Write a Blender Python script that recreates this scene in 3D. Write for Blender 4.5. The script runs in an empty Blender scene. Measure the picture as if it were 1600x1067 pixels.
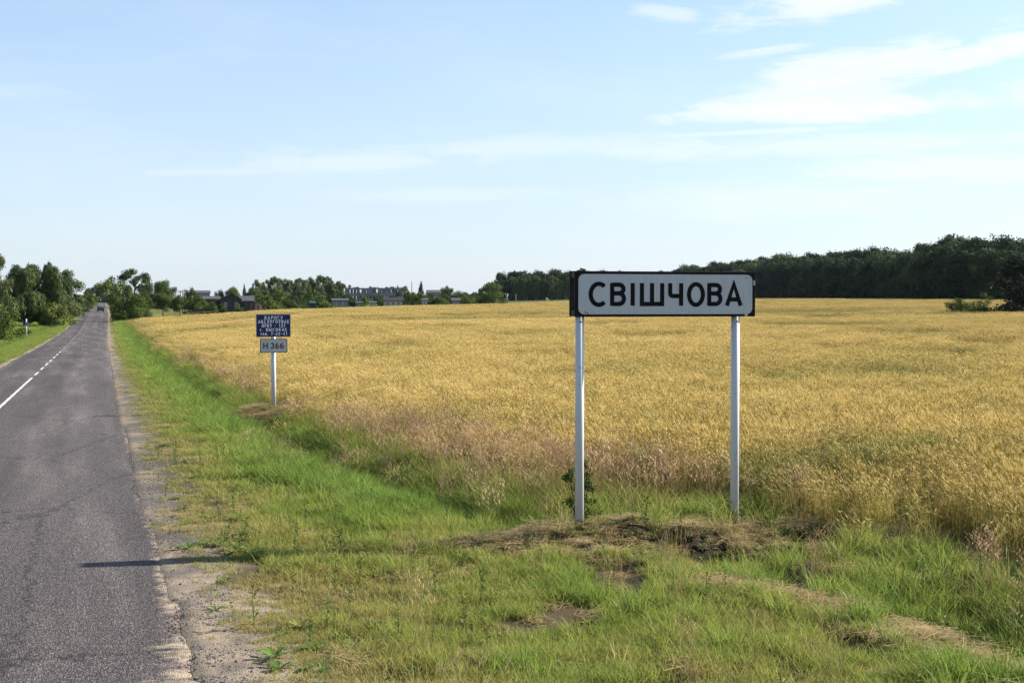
import bpy, bmesh, math, random
import numpy as np
from mathutils import Vector, Matrix

rng = np.random.default_rng(7)
random.seed(7)
SC = bpy.context.scene
COL = SC.collection
D2R = math.radians

# ------------------------------------------------------------------ camera
CAM_H = 2.6
FOC = 1950.0                       # focal length in pixels of a 1600 wide picture
YAW = math.atan(640 / FOC)         # the road runs along +Y, the camera looks to its right
PITCH = math.atan((533.5 - 473) / FOC)
FW = np.array([math.sin(YAW), math.cos(YAW)])
RT = np.array([math.cos(YAW), -math.sin(YAW)])
cam_data = bpy.data.cameras.new('camera')
cam = bpy.data.objects.new('camera', cam_data)
COL.objects.link(cam)
cam_data.sensor_width = 36
cam_data.lens = 36 * FOC / 1600
cam_data.clip_start = 0.1
cam_data.clip_end = 9000
cam.location = (0, 0, CAM_H)
cam.rotation_euler = (math.pi / 2 - PITCH, 0, -YAW)
SC.camera = cam


def at(px, dist):
    """plan position at a distance along the view, in the direction of a picture column"""
    p = dist * (FW + RT * (px - 800) / FOC)
    return float(p[0]), float(p[1])


def zat(py, dist):
    return CAM_H - (py - 473) / FOC * dist


# ------------------------------------------------------------------ sun, sky, exposure
SUN_AZ = D2R(89.0)       # measured from +Y (the road) towards +X
SUN_EL = D2R(29.3)
SUN_STRENGTH = 5.0
SKY_STRENGTH = 0.082
EXPOSURE = 1.38
HAZE = 0.000022
SUN_DIR = Vector((math.sin(SUN_AZ) * math.cos(SUN_EL), math.cos(SUN_AZ) * math.cos(SUN_EL), math.sin(SUN_EL)))

sun_data = bpy.data.lights.new('sun', 'SUN')
sun_data.energy = SUN_STRENGTH
sun_data.angle = D2R(0.5)
sun_data.color = (1.0, 0.93, 0.82)
sun = bpy.data.objects.new('sun', sun_data)
COL.objects.link(sun)
sun.rotation_euler = SUN_DIR.to_track_quat('Z', 'Y').to_euler()

world = bpy.data.worlds.new('World')
SC.world = world
world.use_nodes = True


def build_world():
    nt = world.node_tree
    N, L = nt.nodes, nt.links
    N.clear()
    out = N.new('ShaderNodeOutputWorld')
    bg = N.new('ShaderNodeBackground')
    bg.inputs['Strength'].default_value = SKY_STRENGTH
    L.new(bg.outputs[0], out.inputs['Surface'])
    sky = N.new('ShaderNodeTexSky')
    sky.sky_type = 'NISHITA'
    sky.sun_disc = False
    sky.sun_elevation = SUN_EL
    sky.sun_rotation = SUN_AZ
    sky.altitude = 100
    sky.air_density = 1.0
    sky.dust_density = .45
    sky.ozone_density = 1.6

    def math_(op, a, b=None, c=None):
        n = N.new('ShaderNodeMath')
        n.operation = op
        for i, v in enumerate((a, b, c)):
            if v is None:
                continue
            if isinstance(v, (int, float)):
                n.inputs[i].default_value = v
            else:
                L.new(v, n.inputs[i])
        return n.outputs[0]

    def ss(v, a, b):
        n = N.new('ShaderNodeMapRange')
        n.interpolation_type = 'SMOOTHSTEP'
        n.inputs['From Min'].default_value = a
        n.inputs['From Max'].default_value = b
        L.new(v, n.inputs['Value'])
        return n.outputs[0]

    tc = N.new('ShaderNodeTexCoord')
    sep = N.new('ShaderNodeSeparateXYZ')
    L.new(tc.outputs['Generated'], sep.inputs[0])
    # azimuth and elevation in degrees, azimuth measured from the road direction towards the east
    az = math_('MULTIPLY', math_('ARCTAN2', sep.outputs[0], sep.outputs[1]), 57.2958)
    el = math_('MULTIPLY', math_('ARCSINE', sep.outputs[2]), 57.2958)
    comb = N.new('ShaderNodeCombineXYZ')
    L.new(az, comb.inputs[0])
    L.new(el, comb.inputs[1])

    def noise(scale, detail, rough, sx, sy, dist=0.0, off=(0, 0, 0), shear=0.0):
        mp = N.new('ShaderNodeMapping')
        mp.inputs['Scale'].default_value = (sx, sy, 1)
        mp.inputs['Rotation'].default_value = (0, 0, shear)
        mp.inputs['Location'].default_value = off
        L.new(comb.outputs[0], mp.inputs['Vector'])
        n = N.new('ShaderNodeTexNoise')
        n.inputs['Scale'].default_value = scale
        n.inputs['Detail'].default_value = detail
        n.inputs['Roughness'].default_value = rough
        n.inputs['Distortion'].default_value = dist
        L.new(mp.outputs[0], n.inputs['Vector'])
        return n.outputs['Fac']

    wob = noise(1.0, 6, 0.62, 0.16, 0.55, 0.8, (3.1, 1.7, 0), -0.06)
    wob2 = noise(1.0, 5, 0.6, 0.05, 0.22, 0.4, (9.3, 4.2, 0), -0.05)
    fib = noise(1.0, 8, 0.7, 0.22, 1.5, 1.3, (1.3, 8.8, 0), -0.12)

    def streak(a0, e0, ra, re, slope, amp, soft=1.0, nz=1.0):
        da = math_('SUBTRACT', az, a0)
        de = math_('SUBTRACT', math_('SUBTRACT', el, e0), math_('MULTIPLY', da, slope))
        da = math_('DIVIDE', da, ra)
        de = math_('DIVIDE', de, re)
        r = math_('SQRT', math_('ADD', math_('MULTIPLY', da, da), math_('MULTIPLY', de, de)))
        r = math_('ADD', r, math_('MULTIPLY', math_('SUBTRACT', wob, 0.5), 1.8 * nz))
        r = math_('ADD', r, math_('MULTIPLY', math_('SUBTRACT', fib, 0.5), 1.7 * nz))
        m = ss(r, 1.0 + 0.15 * soft, 1.0 - 0.75 * soft)
        return math_('MULTIPLY', m, amp)

    def azel(px, py):
        return math.degrees(YAW) + math.degrees(math.atan((px - 800) / FOC)), math.degrees(math.atan((473 - py) / FOC))
    deg = 1 / 34.0
    total = None
    for (px, py, rx, ry, slope, amp, soft, nz) in [
        (1300, 20, 170, 30, 0.12, .95, 1.0, 1.1), (1360, 118, 230, 34, 0.16, .92, 1.0, 1.2), (1260, 160, 160, 30, .1, .8, 1.0, 1.2),
        (1270, 182, 240, 24, 0.0, .95, .7, .8), (1540, 108, 130, 24, 0.14, .95, .8, .8), (1200, 90, 80, 8, .1, .5, 1, .9),
        (1040, 28, 60, 14, -0.1, .5, 1, 1), (1300, 236, 430, 22, 0.0, .6, 1.1, 1), (760, 236, 380, 22, 0.03, .42, 1.2, 1.1),
        (560, 256, 220, 22, 0.05, .42, 1, .9), (1250, 318, 330, 40, 0.0, .5, 1.2, .9), (330, 275, 200, 10, 0.05, .3, 1.1, 1),
        (1500, 275, 260, 30, 0.0, .7, 1, .9), (1180, 213, 180, 7, 0.02, .6, 1, .8), (700, 305, 300, 16, 0.02, .3, 1.2, .9),
        (1900, 150, 260, 50, 0.1, .9, 1, 1), (-200, 180, 300, 22, .05, .25, 1, 1),
    ]:
        a0, e0 = azel(px, py)
        s = streak(a0, e0, rx * deg, ry * deg, slope, amp, soft, nz)
        total = s if total is None else math_('MAXIMUM', total, s)
    # thin high cloud over the whole sky, thicker towards the horizon and the sun
    veil = math_('MULTIPLY', ss(wob2, 0.38, 0.75), 0.14)
    total = math_('MAXIMUM', total, veil)
    fibm = ss(fib, 0.1, 0.6)
    total = math_('MULTIPLY', total, math_('ADD', math_('MULTIPLY', fibm, 0.5), 0.5))
    up = ss(el, -0.5, 3.0)
    total = math_('MULTIPLY', total, up)
    mix = N.new('ShaderNodeMix')
    mix.data_type = 'RGBA'
    L.new(total, mix.inputs['Factor'])
    # scatter a little white into the low sky: summer haze
    hz = N.new('ShaderNodeMix')
    hz.data_type = 'RGBA'
    L.new(math_('MULTIPLY', ss(el, 24.0, -2.0), 0.72), hz.inputs['Factor'])
    L.new(sky.outputs[0], hz.inputs['A'])
    hz.inputs['B'].default_value = (2.75, 3.3, 4.3, 1)
    L.new(hz.outputs['Result'], mix.inputs['A'])
    mix.inputs['B'].default_value = (4.7, 4.95, 5.1, 1)
    L.new(mix.outputs['Result'], bg.inputs['Color'])


build_world()
SC.view_settings.view_transform = 'Standard'
SC.view_settings.look = 'None'
SC.view_settings.gamma = 1
SC.view_settings.exposure = EXPOSURE
SC.view_settings.use_curve_mapping = False
SC.render.engine = 'CYCLES'
SC.cycles.max_bounces = 6
SC.cycles.diffuse_bounces = 3
SC.cycles.transmission_bounces = 4
SC.cycles.transparent_max_bounces = 8
SC.cycles.volume_bounces = 0
SC.cycles.use_denoising = True
SC.cycles.denoiser = 'OPENIMAGEDENOISE'
SC.cycles.denoising_input_passes = 'RGB_ALBEDO_NORMAL'
SC.cycles.denoising_prefilter = 'NONE'
SC.cycles.denoising_quality = 'HIGH'


# ------------------------------------------------------------------ the lie of the land
def smoothstep(a, b, x):
    t = np.clip((np.asarray(x, float) - a) / (b - a), 0, 1)
    return t * t * (3 - 2 * t)


_yt = np.arange(-400, 4000, 2.0)
_zt = np.interp(_yt, [-400, 0, 60, 110, 160, 215, 330, 450, 600, 900, 4000], [3.4, 0, -.50, -.9, -1.1, -.95, 0.0, 1.1, 2.2, 2.7, 2.7])
_k = np.hanning(31)
_zt = np.convolve(np.pad(_zt, 15, mode='edge'), _k / _k.sum(), 'valid')


def z_road(Y):
    return np.interp(Y, _yt, _zt) - np.interp(0, _yt, _zt)


def hash_noise(x, y, s=1.0, seed=0):
    """smooth value noise, -1..1"""
    x = np.asarray(x, float) * s + seed * 17.31
    y = np.asarray(y, float) * s + seed * 9.77
    xi, yi = np.floor(x), np.floor(y)
    fx, fy = x - xi, y - yi
    fx, fy = fx * fx * (3 - 2 * fx), fy * fy * (3 - 2 * fy)

    def h(a, b):
        v = np.sin(a * 127.1 + b * 311.7 + seed * 74.7) * 43758.5453
        return v - np.floor(v)
    return ((h(xi, yi) * (1 - fx) + h(xi + 1, yi) * fx) * (1 - fy) + (h(xi, yi + 1) * (1 - fx) + h(xi + 1, yi + 1) * fx) * fy) * 2 - 1


def fbm(x, y, s=1.0, seed=0, oct=3):
    v, a, t = 0, 1.0, 0
    for i in range(oct):
        v = v + a * hash_noise(x, y, s * 2 ** i, seed + i * 3)
        t += a
        a *= .55
    return v / t


def edge_r(Y):
    return np.interp(Y, [0, 9, 13, 20, 40, 120, 330, 700], [.85, .8, .68, .58, .5, .5, 1.5, 1.6])


def edge_l(Y):
    return np.interp(Y, [0, 330, 700], [-4.75, -4.7, -4.7])


def ditch_u(Y):
    return np.interp(Y, [-40, 5, 7.7, 9.9, 13, 16.4, 21, 27, 41, 92, 200, 700], [9, 7.9, 7.3, 7.1, 5.9, 4.65, 4.2, 3.75, 3.4, 3.2, 3.8, 4])


MOUND = (6.5, 13.2)
MAX_ = np.array([.996, -.09])          # long axis of the mound, along the sign


def mound_w(X, Y):
    dx, dy = X - MOUND[0], Y - MOUND[1]
    a = dx * MAX_[0] + dy * MAX_[1]
    b = -dx * MAX_[1] + dy * MAX_[0]
    return np.exp(-((a / 2.7) ** 2 + (b / .92) ** 2) ** 1.3), a, b


PITS = [(6.55, 12.55, .42, .2), (5.55, 12.9, .35, .15), (7.75, 12.75, .34, .15), (7.55, 12.1, .3, .17), (6.95, 12.2, .25, .14), (4.75, 13.1, .3, .10), (8.15, 12.3, .22, .12)]   # x, y, radius, depth of dug holes
MOUND2 = (4.75, 34.2)


def pit_w(X, Y):
    w = np.zeros_like(np.asarray(X, float))
    for px, py, r, dp in PITS:
        w = np.maximum(w, np.exp(-((((X - px) / (r * 1.5)) ** 2 + ((Y - py) / r) ** 2)) ** 1.6) * dp / .15)
    return w


def mound2_w(X, Y):
    return np.exp(-((((X - MOUND2[0] + .35) / 1.45) ** 2 + ((Y - MOUND2[1] + .4) / 2.0) ** 2)) ** 1.3)


def ground(X, Y):
    X = np.asarray(X, float)
    Y = np.asarray(Y, float)
    zr = z_road(Y)
    r = np.hypot(X, Y)
    dep = X * FW[0] + Y * FW[1]
    lat = X * RT[0] + Y * RT[1]
    px = np.where(dep > 1, 800 + FOC * lat / np.maximum(dep, 1), np.where(lat > 0, 2600, -1500))
    A = np.interp(px, [160, 230, 370, 500, 620, 800, 1100, 1500, 2000, 2600], [0.0, .55, .65, .95, 1.2, 1.5, 2.35, 2.9, 3.2, 3.0])
    zf = A * np.minimum((r / 300), 2.6) ** 1.3 - .12 * smoothstep(2, 9, X)
    w = smoothstep(3.0, 10 + .10 * np.maximum(Y, 0), X)
    z = zr * (1 - w) + zf * w
    # verge falls gently from the shoulder
    u = X - edge_r(Y)
    z = z - .10 * smoothstep(.2, 3, u) * (1 - smoothstep(60, 200, Y) * .6)
    mw, _, _b = mound_w(X, Y)
    m2 = mound2_w(X, Y)
    d = X - ditch_u(Y)
    z = z - (.22 + (.10 * smoothstep(11, 17, Y) + .1 * smoothstep(26, 40, Y))) * np.exp(-(d / .5) ** 2) * (1 - .95 * np.clip(mw * 1.4, 0, 1)) * (1 - .9 * np.clip(m2 * 1.3, 0, 1)) * smoothstep(260, 120, Y)
    z = z + (.15 - .13 * smoothstep(5.4, 7.2, X)) * mw + .14 * m2
    ul = edge_l(Y) - X
    z = z - .25 * smoothstep(.8, 3.5, ul)
    # rough turf
    near = smoothstep(70, 20, r)
    off = np.where(X > edge_r(Y) + .25, smoothstep(.25, 1.5, u), smoothstep(.3, 1.5, ul))
    z = z + off * near * (.045 * hash_noise(X, Y, 1.3, 2) + .03 * hash_noise(X, Y, 3.4, 5))
    z = z - .17 * mw * smoothstep(.12, .45, hash_noise(X, Y, 1.9, 33)) * smoothstep(.25, -.3, _b)
    z = z - .13 * pit_w(X, Y) * (1 + .5 * hash_noise(X, Y, 5.0, 12)) + .05 * np.clip(pit_w(X, Y - .45) - pit_w(X, Y), 0, 1)
    z = z + (mw + m2) * near * (.085 * hash_noise(X, Y, 3.8, 8) + .04 * hash_noise(X, Y, 8, 9))
    inroad = (X > edge_l(Y) - .1) & (X < edge_r(Y) - .15)
    z = np.where(inroad, zr - .06, z)
    return z


def gz(x, y):
    return float(ground(np.array([x]), np.array([y]))[0])


WHEAT_PX = [150, 230, 370, 500, 620, 800, 900, 1040, 1200, 1500, 1700, 2100]
WHEAT_R = [215, 228, 240, 262, 300, 345, 400, 430, 360, 280, 262, 250]


# ------------------------------------------------------------------ materials
def new_mat(name):
    m = bpy.data.materials.new(name)
    m.use_nodes = True
    nt = m.node_tree
    nt.nodes.clear()
    out = nt.nodes.new('ShaderNodeOutputMaterial')
    return m, nt, out


def ramp(nt, stops, interp='LINEAR'):
    r = nt.nodes.new('ShaderNodeValToRGB')
    r.color_ramp.interpolation = interp
    els = r.color_ramp.elements
    while len(els) < len(stops):
        els.new(.5)
    for e, (p, c) in zip(els, stops):
        e.position = p
        e.color = (*c, 1) if len(c) == 3 else c
    return r


def simple_mat(name, col, rough=.7, spec=.3, var=.15, scale=6, metallic=0.0, bump=0.0):
    m, nt, out = new_mat(name)
    b = nt.nodes.new('ShaderNodeBsdfPrincipled')
    tc = nt.nodes.new('ShaderNodeTexCoord')
    n = nt.nodes.new('ShaderNodeTexNoise')
    n.inputs['Scale'].default_value = scale
    n.inputs['Detail'].default_value = 5
    nt.links.new(tc.outputs['Object'], n.inputs['Vector'])
    r = ramp(nt, [(.25, tuple(c * (1 - var) for c in col)), (.75, tuple(min(1, c * (1 + var)) for c in col))])
    nt.links.new(n.outputs['Fac'], r.inputs[0])
    nt.links.new(r.outputs[0], b.inputs['Base Color'])
    b.inputs['Roughness'].default_value = rough
    b.inputs['Specular IOR Level'].default_value = spec
    b.inputs['Metallic'].default_value = metallic
    if bump:
        bp = nt.nodes.new('ShaderNodeBump')
        bp.inputs['Strength'].default_value = bump
        bp.inputs['Distance'].default_value = .01
        nt.links.new(n.outputs['Fac'], bp.inputs['Height'])
        nt.links.new(bp.outputs[0], b.inputs['Normal'])
    nt.links.new(b.outputs[0], out.inputs['Surface'])
    return m


def plant_mat(name, stops, base=None, tip=None, trans=.35, rough=.55, spec=.12, inst=True, value_var=.25):
    """leaf and straw material: colour from the plant's tint, paler or browner base and tip, some light comes through"""
    m, nt, out = new_mat(name)
    N, L = nt.nodes, nt.links
    at_ = N.new('ShaderNodeAttribute')
    at_.attribute_name = 'tint'
    at_.attribute_type = 'INSTANCER' if inst else 'OBJECT'
    if not inst:
        oi = N.new('ShaderNodeObjectInfo')
    va = N.new('ShaderNodeAttribute')
    va.attribute_name = 'var'
    al = N.new('ShaderNodeAttribute')
    al.attribute_name = 'along'
    add = N.new('ShaderNodeMath')
    add.operation = 'MULTIPLY_ADD'
    L.new(va.outputs['Fac'], add.inputs[0])
    add.inputs[1].default_value = .3
    sub = N.new('ShaderNodeMath')
    sub.operation = 'SUBTRACT'
    L.new(at_.outputs['Fac'] if inst else oi.outputs['Random'], sub.inputs[0])
    sub.inputs[1].default_value = .15
    L.new(sub.outputs[0], add.inputs[2])
    r = ramp(nt, stops)
    L.new(add.outputs[0], r.inputs[0])
    col = r.outputs[0]
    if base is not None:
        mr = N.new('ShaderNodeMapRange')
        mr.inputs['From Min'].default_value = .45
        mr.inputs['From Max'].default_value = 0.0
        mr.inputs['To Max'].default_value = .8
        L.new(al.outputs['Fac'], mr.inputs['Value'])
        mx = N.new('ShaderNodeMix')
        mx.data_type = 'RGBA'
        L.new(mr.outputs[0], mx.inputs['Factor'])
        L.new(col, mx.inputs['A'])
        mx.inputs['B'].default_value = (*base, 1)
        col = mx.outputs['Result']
    if tip is not None:
        mr = N.new('ShaderNodeMapRange')
        mr.inputs['From Min'].default_value = .72
        mr.inputs['From Max'].default_value = 1.0
        mr.inputs['To Max'].default_value = .85
        L.new(al.outputs['Fac'], mr.inputs['Value'])
        mx = N.new('ShaderNodeMix')
        mx.data_type = 'RGBA'
        L.new(mr.outputs[0], mx.inputs['Factor'])
        L.new(col, mx.inputs['A'])
        mx.inputs['B'].default_value = (*tip, 1)
        col = mx.outputs['Result']
    hsv = N.new('ShaderNodeHueSaturation')
    mr = N.new('ShaderNodeMapRange')
    mr.inputs['To Min'].default_value = 1 - value_var
    mr.inputs['To Max'].default_value = 1 + value_var
    L.new(va.outputs['Fac'], mr.inputs['Value'])
    L.new(mr.outputs[0], hsv.inputs['Value'])
    L.new(col, hsv.inputs['Color'])
    b = N.new('ShaderNodeBsdfPrincipled')
    b.inputs['Roughness'].default_value = rough
    b.inputs['Specular IOR Level'].default_value = spec
    L.new(hsv.outputs[0], b.inputs['Base Color'])
    t = N.new('ShaderNodeBsdfTranslucent')
    L.new(hsv.outputs[0], t.inputs['Color'])
    mixs = N.new('ShaderNodeMixShader')
    mixs.inputs[0].default_value = trans
    L.new(b.outputs[0], mixs.inputs[1])
    L.new(t.outputs[0], mixs.inputs[2])
    L.new(mixs.outputs[0], out.inputs['Surface'])
    return m


M = {}
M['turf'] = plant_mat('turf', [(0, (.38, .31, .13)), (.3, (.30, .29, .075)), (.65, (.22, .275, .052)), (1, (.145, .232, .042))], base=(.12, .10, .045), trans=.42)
M['dry'] = plant_mat('dry_grass', [(0, (.33, .23, .10)), (.5, (.42, .32, .16)), (1, (.24, .19, .07))], trans=.25)
M['seedgrass'] = plant_mat('seed_grass', [(0, (.22, .15, .075)), (.5, (.30, .22, .09)), (1, (.17, .19, .05))], base=(.11, .15, .035), trans=.3)
M['panicle'] = plant_mat('grass_panicle', [(0, (.33, .20, .12)), (.5, (.42, .29, .165)), (1, (.36, .30, .13))], trans=.3)
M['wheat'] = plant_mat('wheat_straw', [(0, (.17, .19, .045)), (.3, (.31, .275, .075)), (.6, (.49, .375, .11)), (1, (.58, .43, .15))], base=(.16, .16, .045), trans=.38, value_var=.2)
M['ear'] = plant_mat('wheat_ear', [(0, (.29, .28, .08)), (.3, (.42, .34, .105)), (.6, (.555, .425, .145)), (1, (.65, .505, .215))], trans=.3, value_var=.18, spec=.12, rough=.6)
M['weed'] = plant_mat('weed_leaf', [(0, (.17, .17, .04)), (.5, (.10, .165, .03)), (1, (.06, .13, .03))], trans=.3, spec=.15, rough=.6)
M['soil'] = simple_mat('soil', (.045, .032, .02), .95, .1, .4, 8)
M['stone'] = simple_mat('stone', (.13, .115, .11), .85, .15, .6, 30)

# ------------------------------------------------------------------ object helpers


def tag(o, label=None, cat=None, group=None, kind=None):
    if label:
        o['label'] = label
    if cat:
        o['category'] = cat
    if group:
        o['group'] = group
    if kind:
        o['kind'] = kind
    return o


def empty(name, loc, rz=0, label=None, cat=None, group=None):
    o = bpy.data.objects.new(name, None)
    COL.objects.link(o)
    o.location = loc
    o.rotation_euler = (0, 0, rz)
    return tag(o, label, cat, group)


class MB:
    def __init__(s):
        s.v, s.f, s.a = [], [], []

    def add(s, vs, fs, along=None, var=0.0):
        n = len(s.v)
        s.v.extend(vs)
        s.f.extend([tuple(i + n for i in f) for f in fs])
        for i in range(len(vs)):
            s.a.append((along[i] if along is not None else 0.0, var))

    def box(s, x0, x1, y0, y1, z0, z1):
        s.add([(x0, y0, z0), (x1, y0, z0), (x1, y1, z0), (x0, y1, z0), (x0, y0, z1), (x1, y0, z1), (x1, y1, z1), (x0, y1, z1)],
              [(0, 3, 2, 1), (4, 5, 6, 7), (0, 1, 5, 4), (1, 2, 6, 5), (2, 3, 7, 6), (3, 0, 4, 7)])
        return s

    def tube(s, pts, rad, n=8, along=None, var=0.0, cap=True):
        pts = [Vector(p) for p in pts]
        rings = []
        vs = []
        als = []
        for i, p in enumerate(pts):
            t = (pts[min(i + 1, len(pts) - 1)] - pts[max(i - 1, 0)]).normalized()
            ref = Vector((1, 0, 0)) if abs(t.z) > .8 else Vector((0, 0, 1))
            u = t.cross(ref).normalized()
            w = t.cross(u)
            r = rad[i] if isinstance(rad, (list, tuple)) else rad
            for k in range(n):
                a = 2 * math.pi * k / n
                vs.append(tuple(p + u * (math.cos(a) * r) + w * (math.sin(a) * r)))
                als.append(along[i] if along else 0.0)
        fs = []
        for i in range(len(pts) - 1):
            for k in range(n):
                fs.append((i * n + k, i * n + (k + 1) % n, (i + 1) * n + (k + 1) % n, (i + 1) * n + k))
        if cap:
            fs.append(tuple(range(n))[::-1])
            fs.append(tuple((len(pts) - 1) * n + k for k in range(n)))
        s.add(vs, fs, als, var)
        return s

    def mesh(s, name, mats, attrs=False, smooth=False, mat_index=None):
        me = bpy.data.meshes.new(name)
        me.from_pydata(s.v, [], s.f)
        for m in (mats if isinstance(mats, (list, tuple)) else [mats]):
            me.materials.append(m)
        if attrs:
            for nm, k in (('along', 0), ('var', 1)):
                at_ = me.attributes.new(nm, 'FLOAT', 'POINT')
                at_.data.foreach_set('value', np.array([q[k] for q in s.a], dtype=np.float32))
        if mat_index is not None:
            me.polygons.foreach_set('material_index', np.array(mat_index, dtype=np.int32))
        if smooth:
            me.polygons.foreach_set('use_smooth', np.ones(len(me.polygons), dtype=bool))
        me.update()
        return me

    def build(s, name, mats, parent=None, smooth=False, bevel=0.0, **kw):
        o = bpy.data.objects.new(name, s.mesh(name, mats, smooth=smooth, **kw))
        COL.objects.link(o)
        if parent is not None:
            o.parent = parent
        if bevel:
            bv = o.modifiers.new('bevel', 'BEVEL')
            bv.width = bevel
            bv.segments = 2
            bv.limit_method = 'ANGLE'
        return o


def grid_mesh(name, X, Y, Z, mat):
    """X, Y, Z are 2D arrays"""
    ny, nx = X.shape
    co = np.stack([X, Y, Z], -1).reshape(-1, 3).astype(np.float32)
    idx = np.arange(nx * ny).reshape(ny, nx)
    q = np.stack([idx[:-1, :-1], idx[:-1, 1:], idx[1:, 1:], idx[1:, :-1]], -1).reshape(-1, 4)
    me = bpy.data.meshes.new(name)
    me.vertices.add(len(co))
    me.vertices.foreach_set('co', co.ravel())
    me.loops.add(q.size)
    me.loops.foreach_set('vertex_index', q.ravel().astype(np.int32))
    me.polygons.add(len(q))
    me.polygons.foreach_set('loop_start', np.arange(0, q.size, 4, dtype=np.int32))
    me.polygons.foreach_set('use_smooth', np.ones(len(q), dtype=bool))
    me.materials.append(mat)
    me.update(calc_edges=True)
    return me


def quads_mesh(name, co, mats, var=None, along=None):
    """co: (n,4,3) loose quads"""
    n = len(co)
    me = bpy.data.meshes.new(name)
    me.vertices.add(n * 4)
    me.vertices.foreach_set('co', co.reshape(-1).astype(np.float32))
    me.loops.add(n * 4)
    me.loops.foreach_set('vertex_index', np.arange(n * 4, dtype=np.int32))
    me.polygons.add(n)
    me.polygons.foreach_set('loop_start', np.arange(0, n * 4, 4, dtype=np.int32))
    me.materials.append(mats)
    if var is not None:
        a = me.attributes.new('var', 'FLOAT', 'POINT')
        a.data.foreach_set('value', np.repeat(var, 4).astype(np.float32))
    me.update(calc_edges=True)
    return me


def spaced(lo, hi, a, b, fine, growth, far_lo=None, far_hi=None):
    """coordinates fine between a and b, growing outwards"""
    mid = list(np.arange(a, b, fine))
    s, x, up = fine, b, []
    while x < hi:
        up.append(x)
        s *= growth
        x += s
    up.append(hi)
    s, x, dn = fine, a, []
    while x > lo:
        s *= growth
        x -= s
        dn.append(max(x, lo))
    return np.array(dn[::-1] + mid + up)


# ------------------------------------------------------------------ ground
def colour_attr(me, name, col):
    a = me.color_attributes.new(name, 'FLOAT_COLOR', 'POINT')
    c = np.ones((len(me.vertices), 4), dtype=np.float32)
    c[:, :3] = col
    a.data.foreach_set('color', c.ravel())


def sandiness(X, Y):
    """how bare and sandy the shoulder is, 0..1"""
    u = X - edge_r(Y)
    wide = np.interp(Y, [0, 6, 9, 12.5, 14.5, 18, 30, 60, 120, 300], [.8, .85, .7, .55, .2, .15, .22, .3, .4, .35])
    n = fbm(X, Y, 1.6, 3, 5)
    s = smoothstep(wide + .3, wide - .25, u + .85 * n) * smoothstep(-1.1, -.1, u)
    ul = edge_l(Y) - X
    s = np.maximum(s, smoothstep(.5, .1, ul + .2 * n) * smoothstep(-.4, 0, ul))
    return s


def wheat_edge(Y):
    return ditch_u(Y) + np.interp(Y, [5, 8, 10, 11.5, 13, 15, 18, 21, 30, 60, 150], [1.0, 1.0, 1.35, 2.1, 2.8, 2.8, 1.9, 1.7, 1.2, 1.1, 1.2])


def plan_px(X, Y):
    dep = X * FW[0] + Y * FW[1]
    lat = X * RT[0] + Y * RT[1]
    return np.where(dep > 1, 800 + FOC * lat / np.maximum(dep, 1), -3000)


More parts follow.
